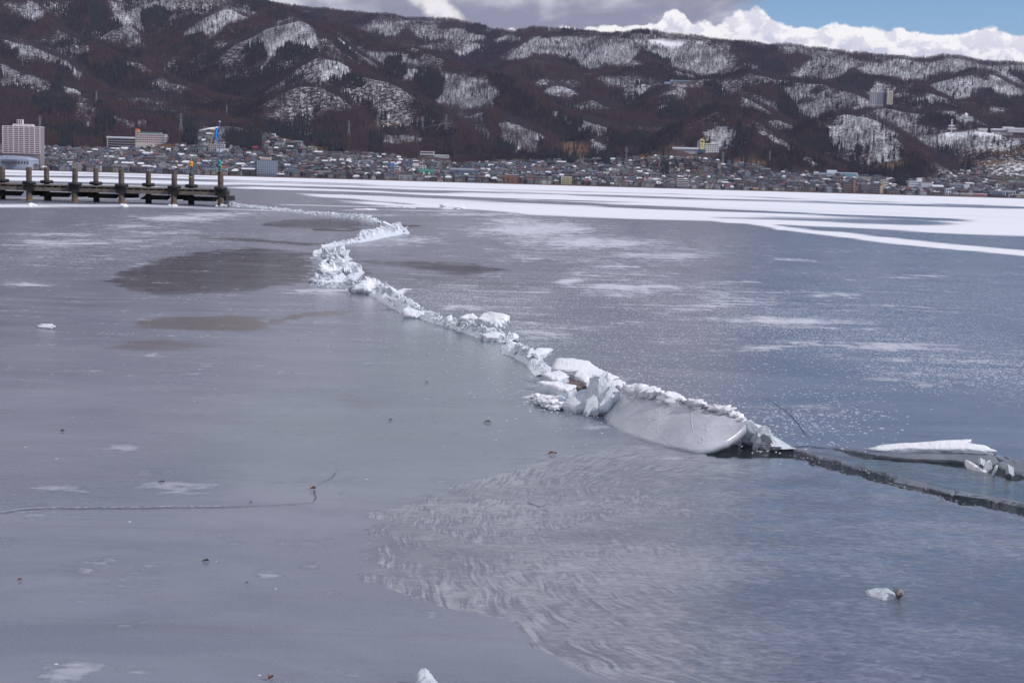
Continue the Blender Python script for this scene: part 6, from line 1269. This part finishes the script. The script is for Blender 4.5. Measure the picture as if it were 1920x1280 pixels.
# leaves and twigs
M_leaf = mat('dead_leaf', (.20, .075, .035), .7, .25, 40, col2=(.09, .035, .02)); M_leafd = mat('dark_leaf', (.055, .028, .022), .7, .2, 40)
def leaf(px, py, wpx, label, m_, curl=.5, rz=0.0):
    q = P(px, py, .008); s_ = .8 * wpx / F * q.y; V, Fq = [], []; n = 8; r_ = random.Random(px)
    for k in range(n + 1):
        f = k / n; wd = .32 * math.sin(math.pi * min(1, f * .96 + .02)) ** .7 * (1 + .25 * math.sin(k * 2.3)) + .01
        for u in (-1, -.3, .3, 1): V.append(((f - .5) * s_, u * wd * s_ * 1.2, abs(u) ** 1.5 * curl * s_ * .45 * (1 + .5 * math.sin(k + px)) + .12 * s_ * math.sin(math.pi * f) ))
    for k in range(n):
        for j in range(3): a = k * 4 + j; Fq.append((a, a + 1, a + 5, a + 4))
    b0 = len(V); V += [(x, y, z - .0015 - .02 * s_) for x, y, z in V]; Fq += [tuple(reversed([i + b0 for i in f])) for f in Fq]
    o = mesh_obj('leaf', V, Fq, m_, None, True, q); o.rotation_euler.z = rz; return tag(o, label, 'leaf', 'dead leaves on the ice')
for px, py, wd, lb, m_, c_, rz in [(587,916,13,'curled dead leaf lying on the long crack',M_leaf,.6,.4),(507,1271,16,'orange brown leaf near the bottom edge',M_leaf,.9,1.2),(386,1051,15,'dark flat leaf in the middle of the grey ice',M_leafd,.3,.2),(303,903,14,'thin brown leaf on a frosty white patch',M_leafd,.2,-.2),(117,808,9,'small leaf alone on the grey ice below the white plate',M_leafd,.6,.5),(37,1086,9,'small brown leaf near the edge of the photo',M_leaf,.6,.9),(463,1092,6,'tiny dark leaf below a frosty tuft',M_leafd,.5,0),(1036,850,20,'reddish thin leaf between the ramp and the ripples',M_leaf,.2,.05),(914,791,17,'long dark leaf beside the grey ramp',M_leafd,.15,0),(732,787,8,'small brown leaf in the middle of the ice',M_leafd,.4,0),(800,716,7,'tiny dark leaf below the ridge reflection',M_leafd,.3,0),(470,941,6,'tiny speck of leaf near the long crack',M_leafd,.4,.5)]:
    leaf(px, py, wd, lb, m_, c_, rz)
# cracks in the ice
M_crack = mat('crack_line', (.055, .050, .058), .4, .3, 30); M_crackw = mat('crack_frost', (.33, .33, .38), .8, .2, 30)
def crack(pts, half, m_, jit=1.5, z=.004, lift=0.0):
    r_ = random.Random(pts[0][0]); L_ = []
    for a, c in zip(pts[:-1], pts[1:]):
        n = max(2, int(math.hypot(c[0] - a[0], c[1] - a[1]) / 7))
        for k in range(n): f = k / n; L_.append((a[0] + (c[0] - a[0]) * f + r_.uniform(-1, 1) * jit, a[1] + (c[1] - a[1]) * f + r_.uniform(-.45, .45) * jit))
    L_.append(pts[-1]); V, Fq = [], []
    w3 = [P(x, y, .0) for x, y in L_]
    for i, q in enumerate(w3):
        a, c = w3[max(0, i - 1)], w3[min(len(w3) - 1, i + 1)]; d_ = (c - a).normalized(); nn = Vector((-d_.y, d_.x, 0)); wd = half * r_.uniform(.4, 1.3) * min(1, .3 + min(i, len(w3) - 1 - i) * .25)
        zb = float(.010 * (fbm(np.array([q.x / 2.2]), np.array([q.y / 2.2]), 115, 3)[0] - .5)) + z
        V += [q + nn * wd + Vector((0, 0, zb)), q + Vector((0, 0, zb + lift)), q - nn * wd + Vector((0, 0, zb))]
    for i in range(len(w3) - 1): k = i * 3; Fq += [(k, k + 3, k + 4, k + 1), (k + 1, k + 4, k + 5, k + 2)]
    return mesh_obj('crack', V, Fq, m_, lake)
crack([(-60,966),(0,961),(60,953),(150,952),(240,952),(330,951),(400,951),(420,950)], .0032, M_crackw, 1.8, .0035, .004); crack([(-60,969),(0,963.5),(60,955),(240,954),(330,953),(420,952),(500,948),(570,944),(586,942)], .0045, M_crack, 1.2, .004)
crack([(586,942),(592,933),(590,922),(587,914)], .004, M_crack, 1.0, .005); crack([(587,914),(600,905),(620,896),(630,886),(634,880)], .003, M_crack, 1.0, .005)
crack([(1434,746),(1460,760),(1482,778),(1496,795),(1510,812),(1518,822)], .0045, M_crack, 2.2, .004); crack([(350,443),(385,446),(430,449),(500,454),(560,458),(605,460)], .14, M_crack, 1.2, .004); crack([(770,578),(700,583)], .02, M_crack, 1.0, .004)
crack([(1475,838),(1520,838),(1560,842),(1600,848),(1640,853)], .016, M_crack, 2, .006)

# ================================================================== HAZE
bm = bmesh.new(); add_box(bm, 0, 3300, 389, 9000, 6900, 782)
mh = bpy.data.materials.new('haze'); mh.use_nodes = True; t = NT(mh.node_tree); t.n.clear(); vo_ = t.new('ShaderNodeVolumePrincipled'); t.set(vo_, 'Color', (.66, .66, .95)); t.set(vo_, 'Density', 0.000017); t.set(vo_, 'Anisotropy', 0.0)
ou = t.new('ShaderNodeOutputMaterial'); t.l.new(vo_.outputs[0], ou.inputs['Volume'])
hz = bm_obj('haze', bm, mh); tag(hz, 'thin blue air between the lake and the mountains', 'haze', kind='stuff')
